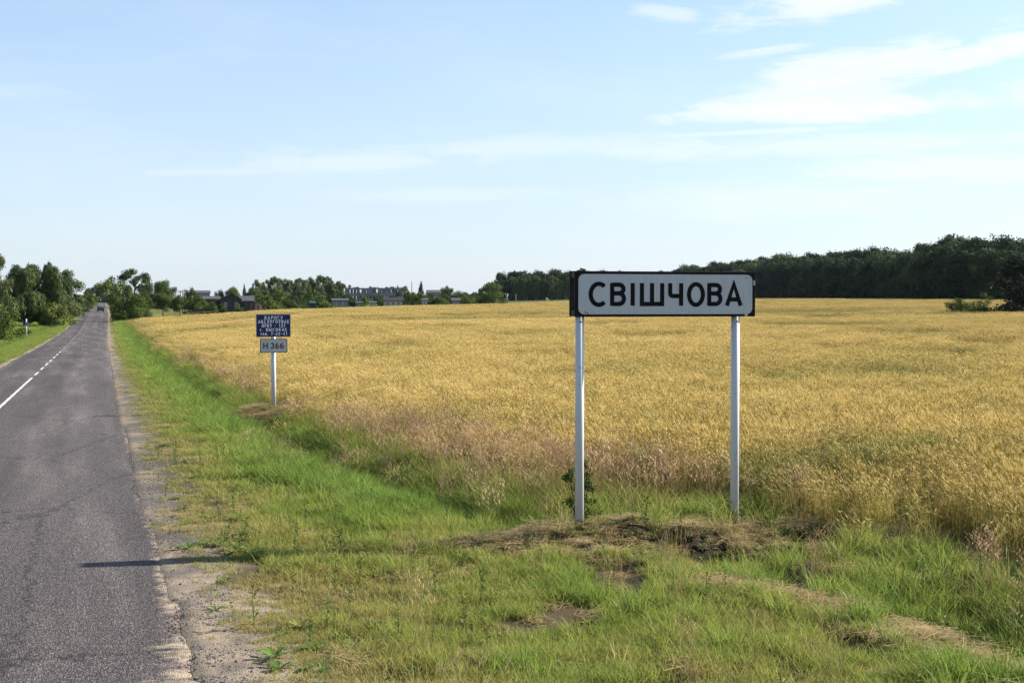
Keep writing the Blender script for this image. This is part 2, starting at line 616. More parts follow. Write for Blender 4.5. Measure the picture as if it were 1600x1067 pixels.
def build_ground():
    xs = spaced(-2600, 2600, -1.5, 9.5, .09, 1.045)
    ys = spaced(-120, 4200, 6.0, 24, .1, 1.03)
    X, Y = np.meshgrid(xs, ys)
    Z = ground(X, Y)
    m, nt, out = new_mat('ground')
    N, L = nt.nodes, nt.links
    b = N.new('ShaderNodeBsdfPrincipled')
    b.inputs['Roughness'].default_value = .95
    b.inputs['Specular IOR Level'].default_value = .1
    ca = N.new('ShaderNodeVertexColor')
    ca.layer_name = 'cover'
    tc = N.new('ShaderNodeTexCoord')
    n1 = N.new('ShaderNodeTexNoise')
    n1.inputs['Scale'].default_value = 9
    n1.inputs['Detail'].default_value = 8
    n1.inputs['Roughness'].default_value = .7
    L.new(tc.outputs['Object'], n1.inputs['Vector'])
    n2 = N.new('ShaderNodeTexNoise')
    n2.inputs['Scale'].default_value = 90
    n2.inputs['Detail'].default_value = 4
    L.new(tc.outputs['Object'], n2.inputs['Vector'])
    mx = N.new('ShaderNodeMath')
    mx.operation = 'ADD'
    L.new(n1.outputs['Fac'], mx.inputs[0])
    L.new(n2.outputs['Fac'], mx.inputs[1])
    mr = N.new('ShaderNodeMapRange')
    mr.inputs['From Min'].default_value = .65
    mr.inputs['From Max'].default_value = 1.35
    mr.inputs['To Min'].default_value = .62
    mr.inputs['To Max'].default_value = 1.32
    L.new(mx.outputs[0], mr.inputs['Value'])
    hs = N.new('ShaderNodeHueSaturation')
    L.new(ca.outputs['Color'], hs.inputs['Color'])
    L.new(mr.outputs[0], hs.inputs['Value'])
    L.new(hs.outputs[0], b.inputs['Base Color'])
    bp = N.new('ShaderNodeBump')
    bp.inputs['Strength'].default_value = .7
    bp.inputs['Distance'].default_value = .03
    L.new(mx.outputs[0], bp.inputs['Height'])
    L.new(bp.outputs[0], b.inputs['Normal'])
    L.new(b.outputs[0], out.inputs['Surface'])
    me = grid_mesh('ground', X, Y, Z, m)
    x, y = X.ravel(), Y.ravel()
    soil = np.array([.085, .065, .035])
    green = np.array([.085, .105, .022])
    sand = np.array([.30, .24, .17])[None] * (1 - .22 * smoothstep(12, 18, y))[:, None]
    straw = np.array([.22, .165, .06])
    dark = np.array([.05, .04, .022])
    r = np.hypot(x, y)
    c = soil[None] * (1 - .55 * smoothstep(10, 40, r))[:, None] + green[None] * (.55 * smoothstep(10, 40, r))[:, None]
    s = sandiness(x, y)[:, None]
    c = c * (1 - s) + sand * s
    gr = (np.exp(-((x - edge_r(y) - .1) / .40) ** 2) * smoothstep(-.45, .35, fbm(x, y, 1.9, 141, 5) + .35 * hash_noise(x, y, 6, 6)) * smoothstep(120, 60, y))[:, None] * .85
    c = c * (1 - gr) + np.array([.105, .095, .09])[None] * gr
    w = smoothstep(-.2, .5, x - wheat_edge(y))[:, None]
    c = c * (1 - w) + straw[None] * w
    far = smoothstep(240, 330, r)[:, None] * smoothstep(4, 10, np.abs(x))[:, None]
    c = c * (1 - far) + np.array([.10, .11, .03])[None] * far
    mw = np.clip(mound_w(x, y)[0] * 1.3, 0, 1)[:, None] * smoothstep(-.2, .4, fbm(x, y, 2.2, 4))[:, None]
    c = c * (1 - mw) + dark[None] * mw
    pw = np.clip(pit_w(x, y) * 1.4, 0, 1)[:, None]
    c = c * (1 - pw) + np.array([.035, .027, .016])[None] * pw
    m2 = np.clip(mound2_w(x, y) * 1.3, 0, 1)[:, None]
    c = c * (1 - m2) + np.array([.20, .14, .07])[None] * m2
    colour_attr(me, 'cover', c)
    o = bpy.data.objects.new('ground', me)
    COL.objects.link(o)
    tag(o, kind='structure')


build_ground()


# ------------------------------------------------------------------ road
def build_road():
    ys = spaced(-60, 900, 6.0, 40, .12, 1.03)
    rows_x, rows_y, rows_z = [], [], []
    t = np.linspace(0, 1, 41)
    t = 1 - (1 - t) ** 1.4
    for y in ys:
        l, r = float(edge_l(y)), float(edge_r(y))
        amp = .30 * float(smoothstep(120, 30, y)) + .02
        r += amp * float(fbm(np.array([0.0]), np.array([y]), .8, 11, 4)[0]) + (.10 * float(hash_noise(np.array([1.0]), np.array([y]), 3.3, 4)[0]) + .05 * float(hash_noise(np.array([1.0]), np.array([y]), 7.0, 5)[0])) * float(smoothstep(60, 20, y))
        l += .1 * float(fbm(np.array([5.0]), np.array([y]), .5, 13, 3)[0])
        x = l + (r - l) * t
        zr = float(z_road(np.array([y]))[0])
        cross = .035 * (1 - ((x - (l + r) / 2) / ((r - l) / 2)) ** 2)
        edge = -.03 * smoothstep(.2, 0, r - x)
        rows_x.append(x)
        rows_y.append(np.full_like(x, y))
        rows_z.append(zr + cross + edge - .012)
    X, Y, Z = map(np.array, (rows_x, rows_y, rows_z))
    m, nt, out = new_mat('asphalt')
    N, L = nt.nodes, nt.links
    b = N.new('ShaderNodeBsdfPrincipled')
    tc = N.new('ShaderNodeTexCoord')
    vo = N.new('ShaderNodeTexVoronoi')
    vo.inputs['Scale'].default_value = 88
    L.new(tc.outputs['Object'], vo.inputs['Vector'])
    chips = ramp(nt, [(0, (.021, .018, .019)), (.45, (.047, .041, .040)), (.8, (.078, .067, .064)), (1, (.185, .16, .145))])
    sepc = N.new('ShaderNodeSeparateColor')
    L.new(vo.outputs['Color'], sepc.inputs[0])
    L.new(sepc.outputs[0], chips.inputs[0])
    # worn lighter wheel tracks and patches
    mp = N.new('ShaderNodeMapping')
    mp.inputs['Scale'].default_value = (1.0, .09, 1)
    L.new(tc.outputs['Object'], mp.inputs['Vector'])
    n1 = N.new('ShaderNodeTexNoise')
    n1.inputs['Scale'].default_value = 1.3
    n1.inputs['Detail'].default_value = 6
    n1.inputs['Roughness'].default_value = .6
    L.new(mp.outputs[0], n1.inputs['Vector'])
    wr = ramp(nt, [(.3, (.78, .78, .78)), (.5, (1, 1, 1)), (.7, (1.75, 1.72, 1.72))])
    L.new(n1.outputs['Fac'], wr.inputs[0])
    mul = N.new('ShaderNodeMix')
    mul.data_type = 'RGBA'
    mul.blend_type = 'MULTIPLY'
    mul.inputs['Factor'].default_value = 1
    L.new(chips.outputs[0], mul.inputs['A'])
    L.new(wr.outputs[0], mul.inputs['B'])
    # long polished wheel tracks and a few tar sealed cracks
    mp3 = N.new('ShaderNodeMapping')
    mp3.inputs['Scale'].default_value = (1.1, .006, 1)
    L.new(tc.outputs['Object'], mp3.inputs['Vector'])
    n3 = N.new('ShaderNodeTexNoise')
    n3.inputs['Scale'].default_value = 1.0
    n3.inputs['Detail'].default_value = 2
    L.new(mp3.outputs[0], n3.inputs['Vector'])
    tr = ramp(nt, [(.35, (.84, .83, .83)), (.62, (1.28, 1.27, 1.27))])
    L.new(n3.outputs['Fac'], tr.inputs[0])
    m3 = N.new('ShaderNodeMix')
    m3.data_type = 'RGBA'
    m3.blend_type = 'MULTIPLY'
    m3.inputs['Factor'].default_value = 1
    L.new(mul.outputs['Result'], m3.inputs['A'])
    L.new(tr.outputs[0], m3.inputs['B'])
    mp4 = N.new('ShaderNodeMapping')
    mp4.inputs['Scale'].default_value = (.16, .11, 1)
    L.new(tc.outputs['Object'], mp4.inputs['Vector'])
    n4 = N.new('ShaderNodeTexNoise')
    n4.inputs['Scale'].default_value = 5
    n4.inputs['Detail'].default_value = 4
    L.new(tc.outputs['Object'], n4.inputs['Vector'])
    mv = N.new('ShaderNodeMix')
    mv.data_type = 'RGBA'
    mv.inputs['Factor'].default_value = .06
    L.new(mp4.outputs[0], mv.inputs['A'])
    L.new(n4.outputs['Color'], mv.inputs['B'])
    vc = N.new('ShaderNodeTexVoronoi')
    vc.feature = 'DISTANCE_TO_EDGE'
    vc.inputs['Scale'].default_value = 1.6
    L.new(mv.outputs['Result'], vc.inputs['Vector'])
    ck = ramp(nt, [(.0, (.35, .34, .34)), (.0035, (.45, .44, .44)), (.0065, (1, 1, 1))])
    L.new(vc.outputs['Distance'], ck.inputs[0])
    m4 = N.new('ShaderNodeMix')
    m4.data_type = 'RGBA'
    m4.blend_type = 'MULTIPLY'
    m4.inputs['Factor'].default_value = .75
    L.new(m3.outputs['Result'], m4.inputs['A'])
    L.new(ck.outputs[0], m4.inputs['B'])
    mul = m4
    # sand blown and washed over the edge
    sa = N.new('ShaderNodeAttribute')
    sa.attribute_name = 'sand'
    n2 = N.new('ShaderNodeTexNoise')
    n2.inputs['Scale'].default_value = 6
    n2.inputs['Detail'].default_value = 8
    n2.inputs['Roughness'].default_value = .75
    mp2 = N.new('ShaderNodeMapping')
    mp2.inputs['Scale'].default_value = (.55, 1.3, 1)
    L.new(tc.outputs['Object'], mp2.inputs['Vector'])
    L.new(mp2.outputs[0], n2.inputs['Vector'])
    ad = N.new('ShaderNodeMath')
    ad.operation = 'ADD'
    L.new(sa.outputs['Fac'], ad.inputs[0])
    L.new(n2.outputs['Fac'], ad.inputs[1])
    sm = N.new('ShaderNodeMapRange')
    sm.inputs['From Min'].default_value = .98
    sm.inputs['From Max'].default_value = 1.15
    sm.inputs['To Max'].default_value = .9
    L.new(ad.outputs[0], sm.inputs['Value'])
    sx = N.new('ShaderNodeMix')
    sx.data_type = 'RGBA'
    L.new(sm.outputs[0], sx.inputs['Factor'])
    L.new(mul.outputs['Result'], sx.inputs['A'])
    sx.inputs['B'].default_value = (.34, .265, .19, 1)
    L.new(sx.outputs['Result'], b.inputs['Base Color'])
    b.inputs['Roughness'].default_value = .82
    b.inputs['Specular IOR Level'].default_value = .25
    bp = N.new('ShaderNodeBump')
    bp.inputs['Strength'].default_value = .8
    bp.inputs['Distance'].default_value = .012
    L.new(vo.outputs['Distance'], bp.inputs['Height'])
    L.new(bp.outputs[0], b.inputs['Normal'])
    L.new(b.outputs[0], out.inputs['Surface'])
    me = grid_mesh('road', X, Y, Z, m)
    s = np.zeros(X.shape)
    u = X - edge_r(Y)
    s = .64 * np.exp(-((u + .0) / np.interp(Y, [8, 9, 10.5, 14, 25, 80], [1.15, .9, .55, .32, .24, .3])) ** 2)
    s = np.maximum(s, .5 * np.exp(-((X - edge_l(Y)) / .25) ** 2))
    a = me.attributes.new('sand', 'FLOAT', 'POINT')
    a.data.foreach_set('value', s.ravel().astype(np.float32))
    o = bpy.data.objects.new('road', me)
    COL.objects.link(o)
    tag(o, kind='structure')
    # centre line: a worn solid line near by, then dashes, then a thin solid line again
    paint = simple_mat('road_paint', (.46, .46, .45), .7, .3, .4, 14)
    worn = simple_mat('worn_road_paint', (.20, .19, .19), .8, .2, .5, 6)
    spans = [(14 + 8 * k, 22 + 8 * k) for k in range(5)]
    y = 56.0
    while y < 140:
        spans.append((y, y + 3.0))
        y += 5.2
    spans += [(y + 12 * k, y + 12 * k + 12) for k in range(9)]
    for (a0, a1) in spans:
        mb = MB()
        n = max(2, int((a1 - a0) / .5))
        for k in range(n):
            y0, y1 = a0 + (a1 - a0) * k / n, a0 + (a1 - a0) * (k + 1) / n
            vs = []
            for yy in (y0, y1):
                w = .045 if a0 < 140 else .03
                cx = -2.72
                l, r = float(edge_l(yy)), float(edge_r(yy))
                for sx_ in (-w, w):
                    xx = cx + sx_ + .006 * math.sin(yy * 3.1 + sx_ * 40)
                    c = .035 * (1 - ((xx - (l + r) / 2) / ((r - l) / 2)) ** 2)
                    vs.append((xx, yy, float(z_road(np.array([yy]))[0]) + c - .012 + .007))
            mb.add(vs, [(0, 1, 3, 2)])
        mb.build('road_marking', paint if a0 < 90 else worn, o)


build_road()


# ------------------------------------------------------------------ scattering of ground cover
def scatter(name, protos, P, rz, sc, idx, tint, label, cat, tilt=None):
    """one 'stuff' object: prototypes instanced on points with geometry nodes"""
    n = len(P)
    me = bpy.data.meshes.new(name)
    me.vertices.add(n)
    me.vertices.foreach_set('co', np.asarray(P, dtype=np.float32).ravel())
    rot = np.zeros((n, 3), dtype=np.float32)
    rot[:, 2] = rz
    if tilt is not None:
        rot[:, :2] = tilt
    a = me.attributes.new('rot', 'FLOAT_VECTOR', 'POINT')
    a.data.foreach_set('vector', rot.ravel())
    sc = np.asarray(sc, dtype=np.float32)
    if sc.ndim == 1:
        sc = np.stack([sc, sc, sc], -1)
    a = me.attributes.new('scl', 'FLOAT_VECTOR', 'POINT')
    a.data.foreach_set('vector', np.ascontiguousarray(sc, dtype=np.float32).ravel())
    a = me.attributes.new('pick', 'INT', 'POINT')
    a.data.foreach_set('value', np.asarray(idx, dtype=np.int32))
    a = me.attributes.new('tint', 'FLOAT', 'POINT')
    a.data.foreach_set('value', np.asarray(tint, dtype=np.float32))
    o = bpy.data.objects.new(name, me)
    COL.objects.link(o)
    pc = bpy.data.collections.new(name + '_kinds')
    for i, pm in enumerate(protos):
        po = bpy.data.objects.new('%s_kind_%03d' % (name, i), pm)
        pc.objects.link(po)
    ng = bpy.data.node_groups.new(name + '_scatter', 'GeometryNodeTree')
    ng.interface.new_socket('Geometry', in_out='INPUT', socket_type='NodeSocketGeometry')
    ng.interface.new_socket('Geometry', in_out='OUTPUT', socket_type='NodeSocketGeometry')
    N, L = ng.nodes, ng.links
    gi, go = N.new('NodeGroupInput'), N.new('NodeGroupOutput')
    ci = N.new('GeometryNodeCollectionInfo')
    ci.inputs['Collection'].default_value = pc
    ci.inputs['Separate Children'].default_value = True
    ci.inputs['Reset Children'].default_value = True
    ip = N.new('GeometryNodeInstanceOnPoints')
    ip.inputs['Pick Instance'].default_value = True

    def attr(nm, ty):
        q = N.new('GeometryNodeInputNamedAttribute')
        q.data_type = ty
        q.inputs['Name'].default_value = nm
        return q.outputs['Attribute']
    e2r = N.new('FunctionNodeEulerToRotation')
    L.new(attr('rot', 'FLOAT_VECTOR'), e2r.inputs[0])
    L.new(gi.outputs[0], ip.inputs['Points'])
    L.new(ci.outputs[0], ip.inputs['Instance'])
    L.new(attr('pick', 'INT'), ip.inputs['Instance Index'])
    L.new(e2r.outputs[0], ip.inputs['Rotation'])
    L.new(attr('scl', 'FLOAT_VECTOR'), ip.inputs['Scale'])
    L.new(ip.outputs[0], go.inputs[0])
    md = o.modifiers.new('scatter', 'NODES')
    md.node_group = ng
    tag(o, label, cat, None, 'stuff')
    return o


def blade(mb, x, y, h, w, lean, az, curl=.5, seg=3, z0=0.0, var=None, twist=None):
    """a tapering grass blade that bends over towards az"""
    var = random.random() if var is None else var
    tw = random.uniform(0, math.pi) if twist is None else twist
    dx, dy = math.cos(az), math.sin(az)
    wx, wy = math.cos(tw), math.sin(tw)
    vs, al = [], []
    for i in range(seg):
        t = i / seg
        hh = h * (t - .25 * curl * t * t)
        o = h * (lean * t + curl * t * t)
        ww = w * (1 - t * .6) * .5
        vs += [(x + dx * o - wx * ww, y + dy * o - wy * ww, z0 + hh), (x + dx * o + wx * ww, y + dy * o + wy * ww, z0 + hh)]
        al += [t, t]
    o = h * (lean + curl)
    vs.append((x + dx * o, y + dy * o, z0 + h * (1 - .25 * curl) - .2 * h * max(0, curl - .5)))
    al.append(1.0)
    fs = [(2 * i, 2 * i + 1, 2 * i + 3, 2 * i + 2) for i in range(seg - 1)] + [(2 * seg - 2, 2 * seg - 1, 2 * seg)]
    mb.add(vs, fs, al, var)


def rnd_disc(r):
    a = random.uniform(0, 2 * math.pi)
    q = r * math.sqrt(random.random())
    return q * math.cos(a), q * math.sin(a)


def turf_clump(n, r, h0, h1, w, curl=(.1, .8)):
    mb = MB()
    for _ in range(n):
        x, y = rnd_disc(r)
        blade(mb, x, y, random.uniform(h0, h1), w * random.uniform(.6, 1.3), random.uniform(0, .45), random.uniform(0, 6.283), random.uniform(*curl))
    return mb.mesh('turf_clump', M['turf'], True)


def thatch_clump(n, r, l0, l1, w, mat='dry', zmax=.05):
    """cut grass lying about"""
    mb = MB()
    for _ in range(n):
        x, y = rnd_disc(r)
        a = random.uniform(0, 6.283)
        ln = random.uniform(l0, l1)
        z = random.uniform(0.004, zmax)
        dz = random.uniform(-.25, .35) * ln * .5
        b = random.uniform(-.4, .4)
        pts = [(-.5, 0), (-.1, b * .25), (.5, b)]
        vs, al = [], []
        ca, sa = math.cos(a), math.sin(a)
        for k, (p, q) in enumerate(pts):
            px, py = x + ln * (p * ca - q * sa), y + ln * (p * sa + q * ca)
            zz = max(.003, z + dz * (p + .5) * 1.0)
            ww = w * (.6 if k == 2 else 1) * .5
            vs += [(px - sa * ww, py + ca * ww, zz), (px + sa * ww, py - ca * ww, zz + ww * random.uniform(-.6, .9))]
            al += [.5, .5]
        mb.add(vs, [(0, 1, 3, 2), (2, 3, 5, 4)], al, random.random())
    return mb.mesh('thatch_clump', M[mat], True)


def seed_clump(n, r, h0, h1):
    """tall meadow grass with reddish seed heads"""
    mb = MB()
    mi = []
    wind = random.uniform(-.5, .5)
    for _ in range(n):
        x, y = rnd_disc(r)
        h = random.uniform(h0, h1)
        az = wind + random.gauss(math.pi * .9, .9)
        lean, curl = random.uniform(.02, .2), random.uniform(.05, .25)
        v = random.random()
        f0 = len(mb.f)
        blade(mb, x, y, h, .0045, lean, az, curl, 3, var=v)
        mi += [0] * (len(mb.f) - f0)
        f0 = len(mb.f)
        tx, ty = x + math.cos(az) * h * (lean + curl), y + math.sin(az) * h * (lean + curl)
        tz = h * (1 - .25 * curl)
        hl = h * random.uniform(.16, .26)
        for k in range(7):
            t = k / 7
            bx, by = tx - math.cos(az) * h * .32 * t * .7, ty - math.sin(az) * h * .32 * t * .7
            bz = tz - hl * t * .95
            a2 = random.uniform(0, 6.283)
            l2 = hl * (.16 + .28 * t)
            ux, uy, uz = math.cos(a2) * l2 * .55, math.sin(a2) * l2 * .55, l2 * .8
            w2 = .0055
            mb.add([(bx - w2 * uy / l2, by + w2 * ux / l2, bz), (bx + ux * .6 + w2, by + uy * .6, bz + uz * .6), (bx + ux, by + uy, bz + uz), (bx + ux * .5 - w2, by + uy * .5, bz + uz * .5 + w2)], [(0, 1, 2, 3)], [.9] * 4, v)
        mi += [1] * (len(mb.f) - f0)
    for _ in range(int(n * 1.2)):
        x, y = rnd_disc(r)
        f0 = len(mb.f)
        blade(mb, x, y, random.uniform(h0, h1) * .55, .007, random.uniform(0, .35), random.uniform(0, 6.283), random.uniform(.1, .7))
        mi += [0] * (len(mb.f) - f0)
    return mb.mesh('seed_grass_clump', [M['seedgrass'], M['panicle']], True, mat_index=mi)


def wheat_clump(n, r, h0, h1, fat=1.0, awns=5, leaves=1, hz0=0.0):
    mb = MB()
    mi = []
    for _ in range(n):
        x, y = rnd_disc(r) if r < .45 else (random.uniform(-r, r), random.uniform(-r, r))
        h = random.uniform(h0, h1)
        az = random.gauss(math.pi * 1.05, .95)
        v = random.random()
        lean, curl = random.uniform(0, .13), random.uniform(.02, .12)
        dx, dy = math.cos(az), math.sin(az)
        f0 = len(mb.f)
        blade(mb, x, y, h, .006 * fat, lean, az, curl, 2, z0=hz0, var=v)
        for _ in range(leaves):
            if random.random() < .8:
                blade(mb, x, y, h * random.uniform(.25, .4), .011 * fat, random.uniform(.15, .5), random.uniform(0, 6.283), random.uniform(.3, 1.0), 2, z0=hz0 + h * random.uniform(.3, .62), var=v)
        mi += [0] * (len(mb.f) - f0)
        f0 = len(mb.f)
        # the ear: a nodding spindle with awns
        bx, by, bz = x + dx * h * (lean + curl), y + dy * h * (lean + curl), hz0 + h * (1 - .25 * curl)
        nod = random.uniform(-.5, 1.15)
        d = Vector((dx * math.cos(nod), dy * math.cos(nod), -math.sin(nod)))
        if random.random() < .35:
            d = Vector((dx * .5, dy * .5, .85)).normalized()
        s = d.cross(Vector((0, 0, 1))).normalized()
        q = d.cross(s)
        ln, wd = random.uniform(.075, .11) * (1 + .25 * (fat - 1)), .0085 * fat
        b = Vector((bx, by, bz))
        ring = [b + d * ln * .35 + s * wd, b + d * ln * .35 + q * wd, b + d * ln * .35 - s * wd, b + d * ln * .35 - q * wd]
        vs = [tuple(b)] + [tuple(k) for k in ring] + [tuple(b + d * ln)]
        mb.add(vs, [(0, 2, 1), (0, 3, 2), (0, 4, 3), (0, 1, 4), (5, 1, 2), (5, 2, 3), (5, 3, 4), (5, 4, 1)], [.9] * 6, v)
        for k in range(awns):
            o = (s * random.uniform(-1, 1) + q * random.uniform(-1, 1)) * .4
            e = (d + o).normalized() * random.uniform(.07, .12) * (1 + .3 * (fat - 1))
            p0 = b + d * ln * random.uniform(.3, 1)
            ww = s * .0014 * fat
            mb.add([tuple(p0 - ww), tuple(p0 + ww), tuple(p0 + e)], [(0, 1, 2)], [.9] * 3, min(1, v + .25))
        mi += [1] * (len(mb.f) - f0)
    return mb.mesh('wheat_clump', [M['wheat'], M['ear']], True, mat_index=mi)


def weed(nl, ln, w, up):
    mb = MB()
    for k in range(nl):
        a = 2 * math.pi * k / nl + random.uniform(-.3, .3)
        l_ = ln * random.uniform(.6, 1.1)
        u = up * random.uniform(.4, 1.2)
        ca, sa = math.cos(a), math.sin(a)
        v = random.random()
        vs, al = [], []
        for t, ww, zz in ((0, .15, 0), (.35, .8, .55), (.7, 1, .85), (.92, .55, .8)):
            px, py, pz = l_ * t * ca, l_ * t * sa, l_ * u * zz
            vs += [(px - sa * w * ww * .5, py + ca * w * ww * .5, pz + .004), (px, py, pz - .004 + .004), (px + sa * w * ww * .5, py - ca * w * ww * .5, pz + .004)]
            al += [t] * 3
        vs.append((l_ * ca, l_ * sa, l_ * u * .7))
        al.append(1)
        fs = []
        for i in range(3):
            for j in range(2):
                fs.append((3 * i + j, 3 * i + j + 1, 3 * i + j + 4, 3 * i + j + 3))
        fs += [(9, 10, 12), (10, 11, 12)]
        mb.add(vs, fs, al, v)
    return mb.mesh('weed', M['weed'], True)


def herb(h, n):
    """an upright leafy weed"""
    mb = MB()
    mb.tube([(0, 0, 0), (.01, 0, h * .5), (.0, .02, h)], [.004, .003, .002], 4)
    for k in range(n):
        z = h * (.1 + .9 * k / n)
        a = k * 2.4
        l_ = .07 * (1.2 - .6 * k / n)
        ca, sa = math.cos(a), math.sin(a)
        mb.add([(0, 0, z), (l_ * .5 * ca - sa * .012, l_ * .5 * sa + ca * .012, z + l_ * .4), (l_ * ca, l_ * sa, z + l_ * .35), (l_ * .5 * ca + sa * .012, l_ * .5 * sa - ca * .012, z + l_ * .4)], [(0, 1, 2, 3)], [.5] * 4, random.random())
    return mb.mesh('herb', M['weed'], True)


def clod(mat, r):
    bm = bmesh.new()
    bmesh.ops.create_icosphere(bm, subdivisions=2, radius=r)
    sd = random.uniform(0, 99)
    for v in bm.verts:
        k = 1 + .4 * math.sin(v.co.x / r * 2.3 + sd) * math.cos(v.co.y / r * 2.7 + sd * 2) + .2 * math.sin(v.co.z / r * 5 + sd)
        v.co *= k
        v.co.z *= .62
    me = bpy.data.meshes.new('clod')
    bm.to_mesh(me)
    bm.free()
    me.materials.append(mat)
    return me


def stones(r):
    bm = bmesh.new()
    bmesh.ops.create_icosphere(bm, subdivisions=1, radius=r)
    for v in bm.verts:
        v.co *= random.uniform(.65, 1.25)
        v.co.z *= .7
    me = bpy.data.meshes.new('pebble')
    bm.to_mesh(me)
    bm.free()
    me.materials.append(M['stone'])
    return me


def sample(n, x0, x1, y0, y1, dens):
    """n tries in a box, kept with probability dens(x, y)"""
    x = rng.uniform(x0, x1, n)
    y = rng.uniform(y0, y1, n)
    k = rng.random(n) < dens(x, y)
    return x[k], y[k]


def sample_polar(r0, r1, per_m2, dens, p0=-330, p1=2600):
    """even density between two distances inside the wedge the camera looks at, plus a margin"""
    a0, a1 = math.atan((p0 - 800) / FOC), math.atan((p1 - 800) / FOC)
    area = .5 * (r1 * r1 - r0 * r0) * (a1 - a0)
    n = int(area * per_m2)
    r = np.sqrt(rng.uniform(r0 * r0, r1 * r1, n))
    a = rng.uniform(a0, a1, n) + YAW
    x, y = r * np.sin(a), r * np.cos(a)
    k = rng.random(n) < dens(x, y)
    return x[k], y[k]


def put(x, y, sink=.0):
    return np.stack([x, y, ground(x, y) - sink], -1)


def in_wedge(x, y):
    px = plan_px(x, y)
    return (px > -360) & (px < 1960)


def mask_verge(x, y):
    """1 on grassy ground right of the road up to the field"""
    u = x - edge_r(y)
    return smoothstep(.12, .95, u + .55 * fbm(x, y, 1.7, 21, 4) + .12) * smoothstep(.5, -.1, x - wheat_edge(y))


def holes(x, y):
    """bare or trampled spots"""
    return smoothstep(-.55, -.15, fbm(x, y, 1.1, 31, 4))


def lush(x, y):
    """0 dry .. 1 lush"""
    u = x - edge_r(y)
    d = x - ditch_u(y)
    nearw = smoothstep(13, 19, y)
    L_ = .26 + .26 * smoothstep(.6, 2.6, u) + (.10 + .28 * nearw) * np.exp(-((d + 1.0) / 1.1) ** 2) + .16 * np.exp(-((d + .1) / .7) ** 2)
    L_ = L_ + .36 * fbm(x, y, .8, 41, 3) + .20 * fbm(x, y, 2.6, 43, 2)
    L_ = L_ - .35 * np.clip(mound_w(x, y)[0] * 1.5, 0, 1) - .4 * np.clip(mound2_w(x, y) * 1.4, 0, 1)
    return np.clip(L_, 0, 1)


def hay(x, y):
    """where the cut hay lies: over the mounds and in a swath along the ditch near by"""
    mw, a, b = mound_w(x, y)
    d = x - ditch_u(y)
    sw = 1.35 * np.exp(-((d + .66 + .5 * fbm(x, y, 1.3, 53, 3)) / .42) ** 2) * smoothstep(11.9, 10.6, y) * smoothstep(-.95, -.25, fbm(x, y, 1.1, 51, 3))
    sw2 = np.exp(-((d + .45) / .25) ** 2) * smoothstep(16, 19, y) * smoothstep(34, 27, y) * .7
    ex = .8 * np.exp(-(((x - 4.4) / .8) ** 2 + ((y - 13.7) / .45) ** 2))
    return np.clip(np.maximum.reduce([np.clip(mw * 1.5, 0, 1), sw, sw2, np.clip(mound2_w(x, y) * 1.5, 0, 1), ex]) * (1 - .8 * np.clip(pit_w(x, y), 0, 1)) * (.5 + .5 * smoothstep(-.45, .1, fbm(x, y, 1.7, 57, 3))), 0, 1)


